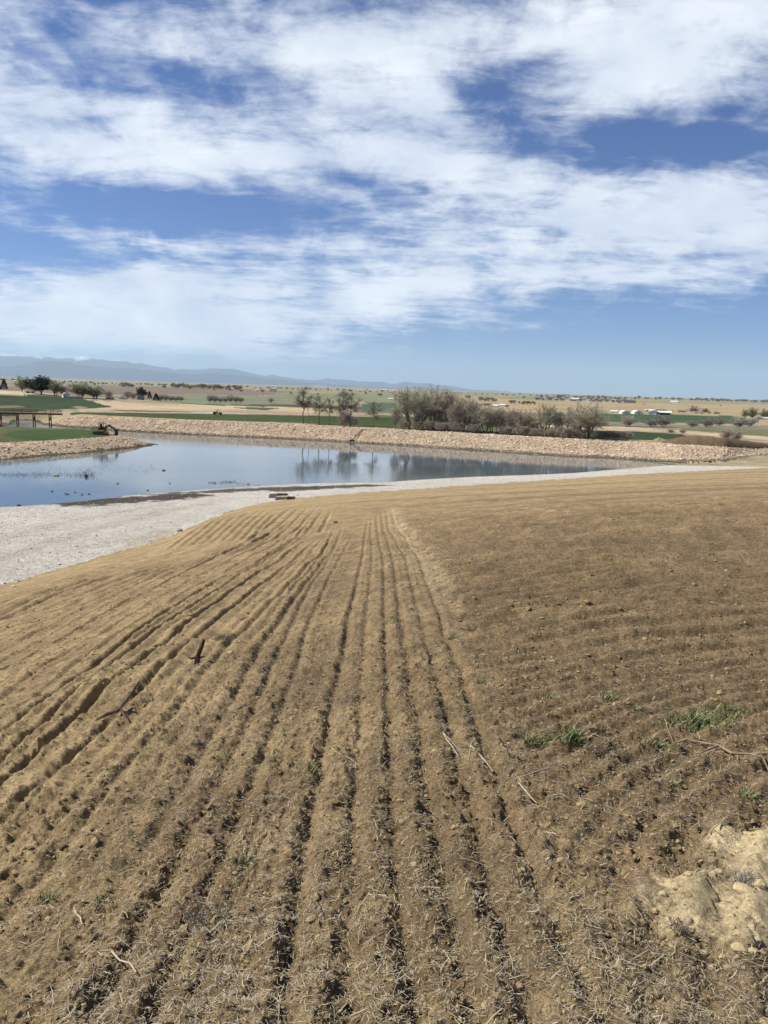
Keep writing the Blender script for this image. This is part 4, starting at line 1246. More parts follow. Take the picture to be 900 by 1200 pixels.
# trees and bushes further off (photo x, foot y, height, width)
for (kind, px, yb, h, w, lab, cat, nm) in [
    ('spruce', 5, 457, 13, 9, 'narrow dark spruce at the left edge on the crest', 'tree', 'spruce_tree'),
    ('spruce', -1, 457, 9, 6, 'small dark spruce cut by the left edge', 'tree', 'spruce_tree'),
    ('willow', 28, 459.5, 18, 16, 'pale green tree left of the white trailer', 'tree', 'leafy_tree'),
    ('pine', 48, 462, 20, 25, 'biggest black green evergreen behind the white trailer', 'tree', 'pine_tree'),
    ('willow', 38, 460, 9, 9, 'grey green tree behind the white trailer', 'tree', 'leafy_tree'),
    ('willow', 65, 463.5, 17, 15, 'yellow green tree between the evergreen and the house', 'tree', 'leafy_tree'),
    ('bush', 75, 464, 12, 12, 'bare grey tree behind the farmhouse', 'tree', 'bare_tree'),
    ('willow', 95, 466, 17, 24, 'taller of the two spreading grey green trees', 'tree', 'leafy_tree'),
    ('willow', 112, 467, 14, 26, 'lower spreading grey green tree beside the white shed', 'tree', 'leafy_tree'),
    ('bush', 127, 467, 9, 12, 'bare bush left of the white shed', 'bush', 'bush'),
    ('bush', 149, 467.5, 9, 10, 'bare bush right of the white shed', 'bush', 'bush'),
    ('bush', 156, 468, 8, 10, 'reddish bare bush left of the blue grey house', 'bush', 'bush'),
    ('pine', 166, 467, 12, 12, 'black evergreen over the blue grey house', 'tree', 'pine_tree'),
    ('spruce', 175.5, 467.5, 9, 6, 'small pointed evergreen in the middle of three', 'tree', 'spruce_tree'),
    ('spruce', 183, 470, 9, 9, 'lower dark evergreen right of the pointed one', 'tree', 'spruce_tree'),
    ('whitebush', 736, 500, 13, 18, 'pale flowering bush below the two white barns', 'bush', 'bush'),
    ('greybush', 764, 500, 9, 18, 'low grey bush left of the large grey bush', 'bush', 'bush'),
    ('greybush', 778, 500.5, 13, 19, 'large grey bush below the open barn', 'bush', 'bush'),
    ('greybush', 812, 500.5, 7, 16, 'low grey thicket in the middle of the green field edge', 'bush', 'bush'),
    ('greybush', 829, 501, 11, 18, 'grey bush left of the wider pair', 'bush', 'bush'),
    ('greybush', 842, 499, 9, 16, 'grey bush behind the pair at the green field corner', 'bush', 'bush'),
    ('whitebush', 866, 501, 13, 20, 'pale bush left of the white farmhouse', 'bush', 'bush'),
    ('greybush', 878, 500, 10, 14, 'grey bush in front of the white farmhouse', 'bush', 'bush'),
    ('shrub', 786, 507.5, 4.5, 8, 'small dark shrub on the tan strip, left one', 'bush', 'bush'),
    ('shrub', 800, 508, 4.5, 8, 'small dark shrub on the tan strip, right one', 'bush', 'bush'),
    ('shrub', 850, 516, 12, 12, 'brown leafless bush behind the earth heap, left half', 'bush', 'bush'),
    ('shrub', 862, 517, 11, 14, 'brown leafless bush behind the earth heap, right half', 'bush', 'bush'),
    ('willow', 872, 491, 11, 7, 'green tree left of the farmhouse roof', 'tree', 'leafy_tree'),
    ('willow', 882, 491, 13, 13, 'tall grey green tree behind the farmhouse', 'tree', 'leafy_tree'),
    ('willow', 897, 491, 11, 13, 'green tree over the long grey shed at the right edge', 'tree', 'leafy_tree'),
    ('greybush', 812, 484, 8, 12, 'pale tree among the far white sheds', 'tree', 'bare_tree'),
    ('willow', 826, 484, 5.5, 7, 'olive tree among the far white sheds', 'tree', 'leafy_tree'),
    ('bush', 317, 472.5, 6, 8, 'small bare tree alone on the sage meadow', 'tree', 'bare_tree'),
    ('bush', 403, 467, 9, 14, 'grey bare tree behind the row of slim trees', 'tree', 'bare_tree'),
    ('shrub', 548, 467, 4, 8, 'lone round bush on the tan plain', 'bush', 'bush'),
]:
    plant(kind, px, yb, h, w, lab, cat, nm)
for px in range(246, 288, 6):
    plant('greybush', px, 471.6, rd.uniform(6, 8.5), 9, 'grey leafless bush in the hedge on the sage meadow', 'bush', 'bush', 'hedge bushes on the sage meadow')
for px in range(188, 218, 6):
    plant('greybush', px, 470, rd.uniform(5.5, 8), 9, 'grey leafless bush in the thicket right of the evergreens', 'bush', 'bush', 'thicket bushes right of the evergreens')

# far tree lines
def farline(x0, x1, n, yb, h0, h1, lab, grp, kinds=('far_grey', 'far_green')):
    for i in range(n):
        px = x0 + (x1 - x0) * (i + rd.uniform(0.1, 0.9)) / n
        y = yb(px) + rd.gauss(0, 0.3); h = rd.uniform(h0, h1)
        p = hit(px, y); dep = p[1]
        k = rd.choice(kinds); pw = PROTO[k][2]
        s_ = (h * rd.uniform(0.9, 1.8) * dep / 900 / pw,) * 2 + (h * dep / 900,)
        if k + '_solo' not in _roots:
            tr, cr, _w = PROTO[k]
            nt_ = len(tr.vertices)
            v = np.concatenate([[q.co[:] for q in tr.vertices], [q.co[:] for q in cr.vertices]])
            f = [tuple(q.vertices) for q in tr.polygons] + [tuple(nt_ + i for i in q.vertices) for q in cr.polygons]
            o = thing('distant_tree', lab, 'tree', p, 0, grp, new_mesh('distant_tree', v, f, TW['grey' if k == 'far_grey' else 'green']), s_)
            _roots[k + '_solo'] = o
        else:
            o = _roots[k + '_solo'].copy(); COL.objects.link(o)
            o.location = p; o.scale = s_; o['label'] = lab; o['group'] = grp
        o.rotation_euler = (0, 0, rd.uniform(0, 6.28))


hz = lambda px, v: 455 + 0.031 * (px - 450) + v
farline(0, 215, 40, lambda p: hz(p, 5.5), 2.0, 3.2, 'tiny dark tree in the tree line below the mountains at far left', 'far tree line at left')
farline(200, 282, 22, lambda p: hz(p, 7.2), 3.5, 6.5, 'small grey tree by the far farmsteads left of the tallest lone tree', 'trees round the far farmsteads')
farline(282, 450, 26, lambda p: hz(p, 5.0), 1.6, 3.2, 'tiny tree in the distant line behind the row of slim trees', 'far tree line at centre')
farline(145, 156, 4, lambda p: hz(p, 8), 4, 5.5, 'grey green tree of the small grove by the three white silos', 'grove by the white silos')
farline(562, 583, 5, lambda p: hz(p, 12.2), 4, 6, 'purple grey tree behind the row of low white sheds', 'trees behind the low sheds')
farline(598, 628, 8, lambda p: hz(p, 14), 3.5, 5.5, 'tree of the short grey row right of the low sheds', 'grey tree row on the tan plain')
farline(450, 640, 24, lambda p: hz(p, 4.0), 1.4, 2.6, 'tiny tree on the skyline right of the mountains', 'skyline trees right of the mountains')
farline(640, 745, 22, lambda p: hz(p, 4.5), 2.5, 4.0, 'tiny tree among the roofs of the distant settlement', 'trees in the distant settlement')
farline(745, 812, 10, lambda p: hz(p, 3.5), 2.0, 4.5, 'small tree near the lone white skyline house', 'trees near the skyline house')
farline(808, 905, 24, lambda p: hz(p, 3.5), 2.4, 4.2, 'small blue grey tree on the skyline at far right', 'skyline trees at far right')
farline(755, 840, 12, lambda p: hz(p, 18.0), 2.2, 3.6, 'low dark tree beside the far white sheds', 'low trees beside the white sheds')

farline(0, 330, 13, lambda p: hz(p, 9.5 + 2 * math.sin(p)), 2.2, 4.0, 'small grey tree scattered on the brown fields at left', 'scattered trees on the brown fields')
farline(330, 460, 7, lambda p: hz(p, 11 + 3 * math.sin(p * .7)), 2.2, 4.5, 'small grey tree scattered behind the row of slim trees', 'scattered trees behind the slim trees')
farline(600, 900, 9, lambda p: hz(p, 9 + 2.5 * math.sin(p * .9)), 1.6, 3.0, 'tiny grey bush scattered on the tan plain at right', 'scattered bushes on the tan plain')

# ------------------------------------------------------------------ buildings
M_WHITE = simple("white_siding", (0.78, 0.77, 0.74), 0.6, 0.06, 1)
M_GWALL = simple("grey_siding", (0.42, 0.40, 0.37), 0.7, 0.1, 1)
M_BWALL = simple("blue_grey_siding", (0.26, 0.29, 0.36), 0.7, 0.1, 1)
M_TWALL = simple("tan_siding", (0.48, 0.40, 0.30), 0.7, 0.1, 1)
M_DROOF = simple("dark_shingle", (0.075, 0.068, 0.068), 0.85, 0.2, 2)
M_WROOF = simple("white_metal_roof", (0.72, 0.73, 0.74), 0.45, 0.06, 1)
M_GROOF = simple("grey_roof", (0.25, 0.24, 0.24), 0.8, 0.15, 1)
M_DARKIN = simple("dark_opening", (0.025, 0.023, 0.022), 0.8, 0.2, 1)
M_PANE = simple("window_glass", (0.05, 0.06, 0.075), 0.1, 0.1, 1, spec=0.6)


def house(px, yb, wpx, hpx, label, wall=M_WHITE, roof=M_DROOF, name='house', cat='house', group=None, gable_front=False, opening=None, rot=0.0, depth=None, hip=0.42, far=False):
    p = hit(px, yb); dep = p[1]; k = dep / 900
    w = wpx * k; h = hpx * k; d = depth or min(w * 0.8, 9.0)
    az = math.atan2(p[0], p[1])
    o = thing(name, label, cat, (p[0], p[1], p[2] - 0.1), -az + rot, group)
    we = h * (1 - hip)
    mb = MB()
    if gable_front:
        mb.prism([(-w / 2, 0), (w / 2, 0), (w / 2, we), (0, h * 0.985), (-w / 2, we)], -d / 2, d / 2)
    else:
        mb.box(-w / 2, w / 2, -d / 2, d / 2, 0, we)
    mb.part('wall', wall, o)
    ov = min(0.5, w * .05); mb = MB(); t = 0.22
    if gable_front:
        for s_ in (-1, 1):
            mb.prism([(0, h), (s_ * (w / 2 + ov), we - ov * 0.6), (s_ * (w / 2 + ov), we - ov * 0.6 + t), (0, h + t)][::s_], -d / 2 - ov, d / 2 + ov)
    else:
        b = len(mb.v)
        prof = [(-d / 2 - ov, we - 0.1), (d / 2 + ov, we - 0.1), (0, h)]
        mb.v += [(-w / 2 - ov, q[0], q[1]) for q in prof] + [(w / 2 + ov, q[0], q[1]) for q in prof]
        mb.f += [(0, 1, 2), (3, 5, 4), (0, 3, 4, 1), (1, 4, 5, 2), (2, 5, 3, 0)]
    mb.part('roof', roof, o)
    if opening:
        mb = MB(); a, b_, hh = opening
        mb.box(a * w, b_ * w, -d / 2 - 0.06, -d / 2 + 0.1, 0.02, we * hh); mb.part('door', M_DARKIN, o)  # near-black panel on the wall paints in the shaded interior of the opening
    elif not far:
        mb = MB(); mb.box(-0.08 * w, 0.05 * w, -d / 2 - 0.05, -d / 2 + 0.1, 0.02, min(2.1, we * .8)); mb.part('door', M_GWALL, o)
        for xx in (-0.33, 0.28):
            mb = MB(); mb.box(xx * w - 0.05 * w, xx * w + 0.05 * w, -d / 2 - 0.05, -d / 2 + 0.1, we * .4, we * .8); mb.part('window', M_PANE, o)
    return o


# left farmstead
p = hit(35, 460.6); k = p[1] / 900
tr_ = thing('white_trailer', 'long white box trailer parked on the crest beside the biggest evergreen', 'trailer', p, 0.1)
MB().box(-5 * k, 4.2 * k, -1.2, 1.2, 0.7, 3.6 * k + 0.3, 0.05).part('body', M_WHITE, tr_)
MB().box(4.2 * k, 5.6 * k, -1.0, 1.0, 0.7, 2.3 * k, 0.2).part('nose', M_WHITE, tr_)
for sx in (-2.5, -1.2, 3.2):
    for sy in (-1.1, 1.1):
        w_ = MB(); w_.tube([(sx * k, sy - .12, 0.45), (sx * k, sy + .12, 0.45)], 0.45, 12); w_.part('wheel', M_DARKIN, tr_)
house(77, 466, 7, 6, 'grey house with a white gable behind the crest, between bare trees', M_WHITE, M_GROOF, gable_front=True, rot=0.3)
house(87, 467, 15, 3.2, 'long low dark roofed house right of the white gable', M_GWALL, M_DROOF)
house(94.5, 467, 4.5, 2.8, 'small white shed in front of the spreading green trees', M_WHITE, M_WROOF, 'shed', 'shed', gable_front=True)
house(143.5, 467.8, 8, 4.6, 'bright white tent shaped shed alone on the tan slope', M_WHITE, M_WROOF, 'shed', 'shed', gable_front=True, hip=.6)
house(165, 468.5, 8, 5.5, 'blue grey house in front of the black evergreen', M_BWALL, M_GROOF, gable_front=True)
house(129, 468, 9, 2.6, 'low brown shed left of the white tent shaped shed', M_TWALL, M_DROOF, 'shed', 'shed')


def silo(px, yb, wpx, hpx, lab):
    p = hit(px, yb); k = p[1] / 900; o = thing('silo', lab, 'silo', p, 0, 'white silos on the far plain')
    w = wpx * k / 2; h = hpx * k
    MB().tube([(0, 0, -0.2), (0, 0, h * .75)], w, 14).part('wall', M_WHITE, o)
    MB().tube([(0, 0, h * .75), (0, 0, h)], [w * 1.03, w * 0.1], 14).part('roof', M_WROOF, o)
silo(134, 451.6, 2.2, 3.4, 'left white silo of the far pair, beside the small grove')
silo(139, 451.8, 2.4, 3.0, 'right white silo of the far pair, beside the small grove')
FB = 'small far buildings on the plain'
for (px, yb, w, h, lab, wl, rf) in [
    (80, 448.2, 2.2, 1.6, 'left one of three tiny white buildings below the mountains', M_WHITE, M_GROOF),
    (87, 448.4, 2.6, 1.6, 'middle one of three tiny white buildings below the mountains', M_WHITE, M_WROOF),
    (98, 448.8, 3.0, 1.8, 'right one of three tiny white buildings below the mountains', M_WHITE, M_GROOF),
    (17, 447.5, 4.0, 1.8, 'long tiny pale building on the far plain between the spruce and the pale green tree', M_WHITE, M_WROOF),
    (145, 452.3, 4.5, 2.4, 'long low white barn right of the two white silos', M_WHITE, M_WROOF),
    (184.5, 452.6, 1.6, 1.8, 'tiny white hut right of the grey green grove', M_WHITE, M_WROOF),
    (192, 452.9, 2.2, 2.0, 'tiny white hut further right of the grey green grove', M_WHITE, M_GROOF),
    (208.5, 454.2, 4, 2.6, 'white house under grey trees at the left end of the far farmsteads', M_WHITE, M_GROOF),
    (249, 454.5, 6, 3.0, 'grey house among the far farmstead trees', M_TWALL, M_GROOF),
    (270, 457.0, 7, 2.2, 'long white barn in front of the far farmstead trees', M_WHITE, M_WROOF),
    (277.5, 456.8, 4.5, 2.8, 'white house touching the right of the long white barn', M_WHITE, M_DROOF),
    (268, 453.6, 3.5, 3, 'white gable house behind the long white barn', M_WHITE, M_GROOF),
    (301, 457.8, 2.6, 1.8, 'tiny white cabin alone right of the farmsteads', M_WHITE, M_WROOF),
    (319.5, 453.2, 3, 1.8, 'small white house on the far ridge left of the tallest tree', M_WHITE, M_WROOF),
    (320, 459, 7, 3, 'dark roofed farmhouse on the brown field edge', M_WHITE, M_DROOF),
    (374, 452.4, 17, 2.2, 'long pale industrial building on the far ridge behind the slim trees', M_WHITE, M_WROOF),
    (397, 464.5, 5, 3.2, 'white gable house on the sage field behind the slim trees', M_WHITE, M_GROOF),
    (457.5, 468.5, 5, 2.2, 'white shed at the left of the big budding clump', M_WHITE, M_WROOF),
    (430, 457, 4, 1.6, 'tiny pale building on the ridge above the slim trees', M_WHITE, M_GROOF),
    (450, 457.8, 5, 1.4, 'tiny flat pale building on the ridge left of the big clump', M_WHITE, M_WROOF),
    (556.5, 475, 5, 2.4, 'grey shed at the left end of the low shed row', M_GWALL, M_DROOF),
    (563, 475.2, 6, 3.0, 'white shed, second from the left in the low shed row', M_WHITE, M_GROOF),
    (571, 475.6, 9, 3.0, 'dark roofed long shed in the middle of the low shed row', M_GWALL, M_DROOF),
    (580, 477, 8, 3.0, 'white flat shed in front of the low shed row', M_WHITE, M_WROOF),
    (589, 475.8, 7, 2.4, 'white shed at the right end of the low shed row', M_WHITE, M_WROOF),
    (594, 477, 4, 2.4, 'brown hut at the right end of the low shed row', M_TWALL, M_DROOF),
    (790, 472.2, 8, 2.6, 'lone white house on the skyline between two small trees', M_WHITE, M_WROOF),
    (805, 484, 4.5, 3, 'white gable shed at the left of the far shed line', M_WHITE, M_WROOF),
    (815, 484.3, 6, 2.4, 'pale low shed in the middle of the far shed line', M_WHITE, M_GROOF),
    (822, 484.6, 4, 2.6, 'tan shed under the olive tree in the far shed line', M_TWALL, M_GROOF),
    (840, 485, 6, 2.0, 'dark low shed at the right end of the far shed line', M_GWALL, M_DROOF),
    (720, 483.4, 8, 2.6, 'grey shed between two dark trees left of the white barns', M_GWALL, M_WROOF)]:
    house(px, yb, w, h, lab, wl, rf, group=FB, name='farm_building', cat='building', far=True, gable_front=('gable' in lab), rot=rd.uniform(-.3, .3))
# barns at right
def hoop(px, yb, wpx, hpx, lab):
    p = hit(px, yb); k = p[1] / 900; w, h = wpx * k / 2, hpx * k
    o = thing('hoop_barn', lab, 'barn', p, -math.atan2(p[0], p[1]) + 0.15, 'white hoop barns')
    prof = [(w * math.cos(a), h * math.sin(a)) for a in np.linspace(0, math.pi, 13)]
    mb = MB(); mb.prism(prof, -8, 8); mb.part('cover', M_WHITE, o)
    mb = MB(); mb.box(-w * .25, w * .25, -8.08, -7.9, 0.02, h * .55); mb.part('door', M_GWALL, o)
hoop(732, 484.6, 10.5, 3.6, 'left hoop roofed white barn at the edge of the green field')
hoop(746.5, 485, 10.5, 4.2, 'right hoop roofed white barn at the edge of the green field')
house(766, 485.6, 12, 5, 'white barn with a dark doorway at the left of the open barn', M_WHITE, M_WROOF, 'barn', 'barn', opening=(0.25, 0.42, .9), gable_front=True, depth=16)
house(778.5, 485.8, 15, 4.4, 'white roofed barn with a wide black open front', M_WHITE, M_WROOF, 'barn', 'barn', opening=(-0.42, 0.40, .92), depth=14)
house(761, 482.2, 9, 2.6, 'grey barn behind the white doorway barn', M_GWALL, M_WROOF, 'barn', 'barn', far=True)
house(775, 482.2, 10, 2.4, 'dark roofed long barn behind the open barn', M_GWALL, M_DROOF, 'barn', 'barn', far=True)
house(884, 495.5, 8, 6.2, 'white gabled farmhouse at the right edge of the green field', M_WHITE, M_BWALL, gable_front=True, rot=.2)
house(874.5, 495, 8, 4.6, 'white farmhouse with a blue grey roof left of the gabled one', M_WHITE, M_BWALL)
house(897, 491.5, 16, 2.8, 'long grey white shed cut by the right edge', M_WHITE, M_WROOF, 'shed', 'shed', far=True)
# the settlement
ST = 'houses of the distant settlement'
hp_ = None
for i in range(46):
    px = 628 + 114 * (i + rd.uniform(0, .8)) / 46
    row = i % 3
    yb = hz(px, (8.0, 6.6, 5.4)[row] + rd.gauss(0, .2)); w = rd.uniform(2.6, 4.6); h = rd.uniform(2.2, 3.2)
    wl = rd.choice([M_WHITE, M_GWALL, M_BWALL, M_TWALL, M_BWALL]); rf = rd.choice([M_DROOF, M_DROOF, M_GROOF])
    shade = 'white' if wl is M_WHITE else 'tan' if wl is M_TWALL else 'blue grey' if wl is M_BWALL else 'grey'
    lab = '%s dark roofed house in the %s row of the distant settlement' % (shade, ('front', 'middle', 'back')[row])
    house(px, yb, w, h, lab, wl, rf, group=ST, far=True, rot=rd.uniform(-.5, .5), hip=.5)
house(674, hz(674, 7.0), 10, 2.8, 'biggest pale flat building in the distant settlement', M_WHITE, M_WROOF, 'warehouse', 'building', far=True)
house(738, hz(738, 8.6), 13, 3.6, 'dark apartment block at the right end of the distant settlement', M_GWALL, M_DROOF, 'apartment_block', 'building', far=True, hip=.3)

# ------------------------------------------------------------------ timber bridge over the inlet
M_TIMB = simple("bridge_timber", (0.16, 0.10, 0.07), 0.9, 0.3, 3)
M_RAIL = simple("bridge_rail", (0.27, 0.175, 0.125), 0.9, 0.3, 3)
pa = at_dist(-25, 482, 232); pb = at_dist(72, 484.5, 236)
A = Vector((pa[0], pa[1], -9.35)); B = Vector((pb[0], pb[1], -9.75))
br = thing('timber_bridge', 'brown timber footbridge on posts crossing the inlet at the left', 'bridge', A, math.atan2(B.y - A.y, B.x - A.x))
Lb = (Vector((B.x, B.y, 0)) - Vector((A.x, A.y, 0))).length; dzb = B.z - A.z
sl = lambda x: dzb * x / Lb
mb = MB(); n = 40
for i in range(n):
    x0 = Lb * i / n; mb.box(x0 + .01, x0 + Lb / n - .01, -1.5, 1.5, sl(x0) - 0.12, sl(x0))
mb.part('deck', M_RAIL, br)
for sy in (-1.35, 1.35):
    mb = MB(); mb.tube([(0, sy, -0.32), (Lb, sy, -0.32 + dzb)], 0.16, 4); mb.part('beam', M_TIMB, br)
    mb = MB(); mb.tube([(0, sy, 0.95), (Lb, sy, 0.95 + dzb)], 0.08, 4); mb.tube([(0, sy, 0.55), (Lb, sy, 0.55 + dzb)], 0.05, 4); mb.part('handrail', M_RAIL, br)
i = 0; xq = 0.3
while xq < Lb:
    for sy in (-1.45, 1.45):
        mb = MB(); mb.box(xq - .07, xq + .07, sy - .07, sy + .07, sl(xq) - .1, sl(xq) + 1.0); mb.part('rail_post', M_RAIL, br)
    xq += 2.0
xq = 1.0
while xq < Lb - 1:
    wp_ = br.matrix_basis @ Vector((xq, 0, 0))
    gz = G(wp_.x, wp_.y) - A.z - 0.5
    if gz < sl(xq) - .9:
        for sy in (-1.2, 1.2):
            mb = MB(); mb.box(xq - .12, xq + .12, sy - .12, sy + .12, gz, sl(xq) - .3); mb.part('support_post', M_TIMB, br)
        mb = MB(); mb.tube([(xq, -1.2, max(gz + .4, sl(xq) - 2.6)), (xq, 1.2, sl(xq) - .7)], .09, 4); mb.tube([(xq, 1.2, max(gz + .4, sl(xq) - 2.6)), (xq, -1.2, sl(xq) - .7)], .09, 4)
        mb.part('cross_brace', M_TIMB, br)
    xq += 4.2

# ------------------------------------------------------------------ excavator on the grassy point
M_YEL = simple("yellow_paint", (0.42, 0.27, 0.055), 0.5, 0.2, 2)
M_TANP = simple("faded_tan_paint", (0.40, 0.32, 0.18), 0.6, 0.2, 2)
M_BLK = simple("black_steel", (0.022, 0.020, 0.019), 0.6, 0.3, 3)
M_STEEL = simple("worn_steel", (0.07, 0.055, 0.045), 0.5, 0.3, 3)
p = hit(118, 509.5)
ex = thing('excavator', 'small yellow and black tracked excavator reaching over the end of the grassy point', 'excavator', p, -0.25)
def track(y):
    mb = MB(); prof = []
    for a in np.linspace(math.pi / 2, 3 * math.pi / 2, 8): prof.append((-0.95 + .3 * math.cos(a), .3 + .3 * math.sin(a)))
    for a in np.linspace(-math.pi / 2, math.pi / 2, 8): prof.append((.95 + .3 * math.cos(a), .3 + .3 * math.sin(a)))
    mb.prism(prof, y - .2, y + .2)
    for q in np.linspace(-1.0, 1.0, 12):
        mb.box(q - .03, q + .03, y - .21, y + .21, .58, .64); mb.box(q - .03, q + .03, y - .21, y + .21, -.04, .02)
    return mb
for y_ in (-0.72, 0.72):
    t_ = track(y_).part('track', M_BLK, ex)
    for q in (-.95, -.45, 0, .45, .95):
        mb = MB(); mb.tube([(q, y_ - .23, .3), (q, y_ + .23, .3)], .2 if abs(q) > .9 else .13, 12); mb.part('roller', M_STEEL, t_)
MB().box(-.6, .6, -.6, .6, .3, .72).part('undercarriage', M_BLK, ex)
mb = MB(); mb.prism([(-1.5, .8), (-.1, .75), (-.1, 1.5), (-.35, 1.7), (-1.3, 1.7), (-1.55, 1.4)], -.78, .78); bd = mb.part('engine_cover', M_TANP, ex)
mb = MB(); mb.box(-1.58, -1.3, -.82, .82, .74, 1.15, .03); mb.part('counterweight', M_YEL, bd)
MB().box(-.1, 1.05, -.78, .78, .72, .95).part('platform', M_YEL, ex)
mb = MB()
for (a, b) in ((-.35, -.1), (-.35, .68), (.75, -.1), (.75, .68)):
    mb.tube([(a, b, .95), (a, b, 2.3)], .05, 5)
cb = mb.part('cab_frame', M_BLK, ex)
MB().box(-.45, .9, -.18, .76, 2.3, 2.42, .04).part('cab_roof', M_BLK, cb)
MB().box(-.33, .73, .0, .62, .96, 1.62).part('cab_lower_panel', M_BLK, cb)
mb = MB(); mb.box(-.30, .1, .1, .55, 1.62, 2.15, .05); mb.part('seat', M_BLK, cb)
mb = MB(); mb.prism([(.8, 1.0), (1.15, .95), (1.75, 1.6), (2.25, 1.8), (2.2, 2.05), (1.5, 1.85)], -.55, -.2); mb.part('boom', M_STEEL, ex)
mb = MB(); mb.prism([(2.05, 2.1), (2.2, 1.75), (3.55, 1.2), (3.7, 1.35), (2.35, 2.15)], -.5, -.25); mb.part('stick', M_STEEL, ex)
mb = MB(); mb.tube([(1.0, -.375, 1.1), (1.9, -.375, 1.5)], [.07, .05], 8); mb.tube([(1.6, -.375, 2.0), (2.3, -.375, 2.2)], [.06, .04], 8); mb.part('hydraulic_ram', M_STEEL, ex)
mb = MB(); mb.prism([(3.5, 1.35), (3.75, 1.25), (4.05, .55), (3.95, .1), (3.55, -.05), (3.4, .15), (3.7, .45), (3.65, .85)], -.72, -.03); mb.part('bucket', M_BLK, ex)
for y_ in (-.8, 0.2): pass
MB().box(1.05, 1.25, -.75, .75, .25, .62, .03).part('dozer_blade', M_YEL, ex)
ex.scale = (1.12, 1.12, 1.12)
# dark heap of spoil under the bucket
q = soilpt(137, 512)

# utility cart far off on the lawn path
p = hit(255, 486.3)
uc = thing('utility_cart', 'small black utility cart on the pale path beyond the dark green lawn', 'cart', p, 0.2)
M_CART = simple("cart_black", (0.02, 0.02, 0.022), 0.5, 0.2, 3)
mb = MB(); mb.prism([(-1.5, .45), (1.5, .45), (1.55, .8), (.9, .95), (.5, .95), (.4, .7), (-.4, .7), (-.5, 1.05), (-1.5, 1.05)], -.7, .7); mb.part('body', M_CART, uc)
mb = MB()
for a in (-.5, .55):
    for b in (-.62, .62):
        mb.tube([(a, b, .8), (a + .05, b, 1.75)], .035, 5)
mb.part('roll_cage', M_CART, uc)
MB().box(-.6, .7, -.7, .7, 1.72, 1.8, .03).part('roof', M_CART, uc)
MB().box(-.35, .1, -.6, .6, .7, 1.3, .06).part('seat', M_CART, uc)
for a in (-1.0, 1.0):
    for b in (-.72, .72):
        mb = MB(); mb.tube([(a, b - .12, .33), (a, b + .12, .33)], .33, 14); mb.part('wheel', M_BLK, uc)

# inlet pipe on the far bank
p1 = hit(412.5, 517.8); p2 = hit(425, 504.2)
M_PIPE = simple("dark_pipe", (0.09, 0.08, 0.07), 0.6, 0.2, 2)
pp = thing('drain_pipe', 'dark pipe running down the stony far bank to the water', 'pipe', p1)
d = Vector(p2) - Vector(p1)
MB().tube([(0, 0, .35), d * .5 + Vector((0, 0, .35)), d + Vector((0, 0, .3))], .10, 10).part('pipe', M_PIPE, pp)
mb = MB(); mb.box(-.6, .6, -.4, .4, -.6, .45, .05); mb.box(-.4, .4, -.28, .28, .45, .58); mb.part('headwall', M_PIPE, pp)
mb = MB(); mb.tube([(-.5, 0, .4), (-.5, 0, .85), (.5, 0, .85), (.5, 0, .4)], .04, 6); mb.part('guard_rail', M_PIPE, pp)

# earth heaps behind the right end of the bank
M_EARTH = vcol("loose_earth", noises=((0.25, 0.2), (1.2, 0.25)), bump=((0.8, 0.3),))


def heap(name, label, cat, outline, foot_y, depth, rgb, seed):
    """a long heap whose crest follows the given photo points"""
    fx = [hit(a, foot_y(a)) for a, _b in outline]
    n = 12; v = []; f = []; cs = []
    rs = np.random.default_rng(seed)
    pts = []
    for (a, b), q in zip(outline, fx):
        dep = q[1] + depth * 0.5
        d = ray(a, b); t = dep / d[1]
        pts.append((np.array(q), d[2] * t))
    # resample along
    m = 60; tq = np.linspace(0, len(pts) - 1, m)
    Q = np.array([p_[0] for p_ in pts]); Hh = np.array([p_[1] for p_ in pts])
    Qs = np.stack([np.interp(tq, np.arange(len(pts)), Q[:, i]) for i in range(3)], -1); Hs = np.interp(tq, np.arange(len(pts)), Hh)
    for i in range(m):
        az = math.atan2(Qs[i, 0], Qs[i, 1])
        for j in range(n + 1):
            u = j / n; off = u * depth
            prof = math.sin(math.pi * u) ** 0.8
            x_, y_ = Qs[i, 0] + math.sin(az) * off, Qs[i, 1] + math.cos(az) * off
            g = G(x_, y_) - 0.25
            z_ = g + max(Hs[i] - g, 0.05) * prof * (1 + 0.10 * float(perlin(np.array([x_ * .35]), np.array([y_ * .35]), seed)[0])) + 0.15 * float(perlin(np.array([x_ * 1.1]), np.array([y_ * 1.1]), seed + 1)[0]) * prof
            v.append((x_, y_, z_))
    for i in range(m - 1):
        for j in range(n):
            k = i * (n + 1) + j; f.append((k, k + n + 1, k + n + 2, k + 1))
    v = np.array(v); o0 = v.mean(0)
    o0[2] = v[:, 2].min()
    thing(name, label, cat, tuple(o0), 0, None, new_mesh(name, v - o0, np.array(f), M_EARTH, True, np.repeat(np.array([rgb]), len(v), 0)))
heap('earth_heap', 'long brown heap of dug earth behind the right end of the stony bank', 'earth heap', [(776, 516.5), (790, 513.5), (802, 511.5), (816, 510.8), (832, 511.6), (850, 513), (866, 515.5), (884, 518), (905, 520.5), (940, 524)], lambda a: 519.5 + (a - 776) * 0.072, 12, (0.15, 0.108, 0.065), 3)
heap('earth_heap', 'small pale pointed heap of earth left of the long brown heap', 'earth heap', [(760, 518), (767, 514.5), (772, 512.3), (777, 514), (786, 517.5)], lambda a: 518.2 + (a - 776) * 0.05, 7, (0.27, 0.215, 0.125), 8)

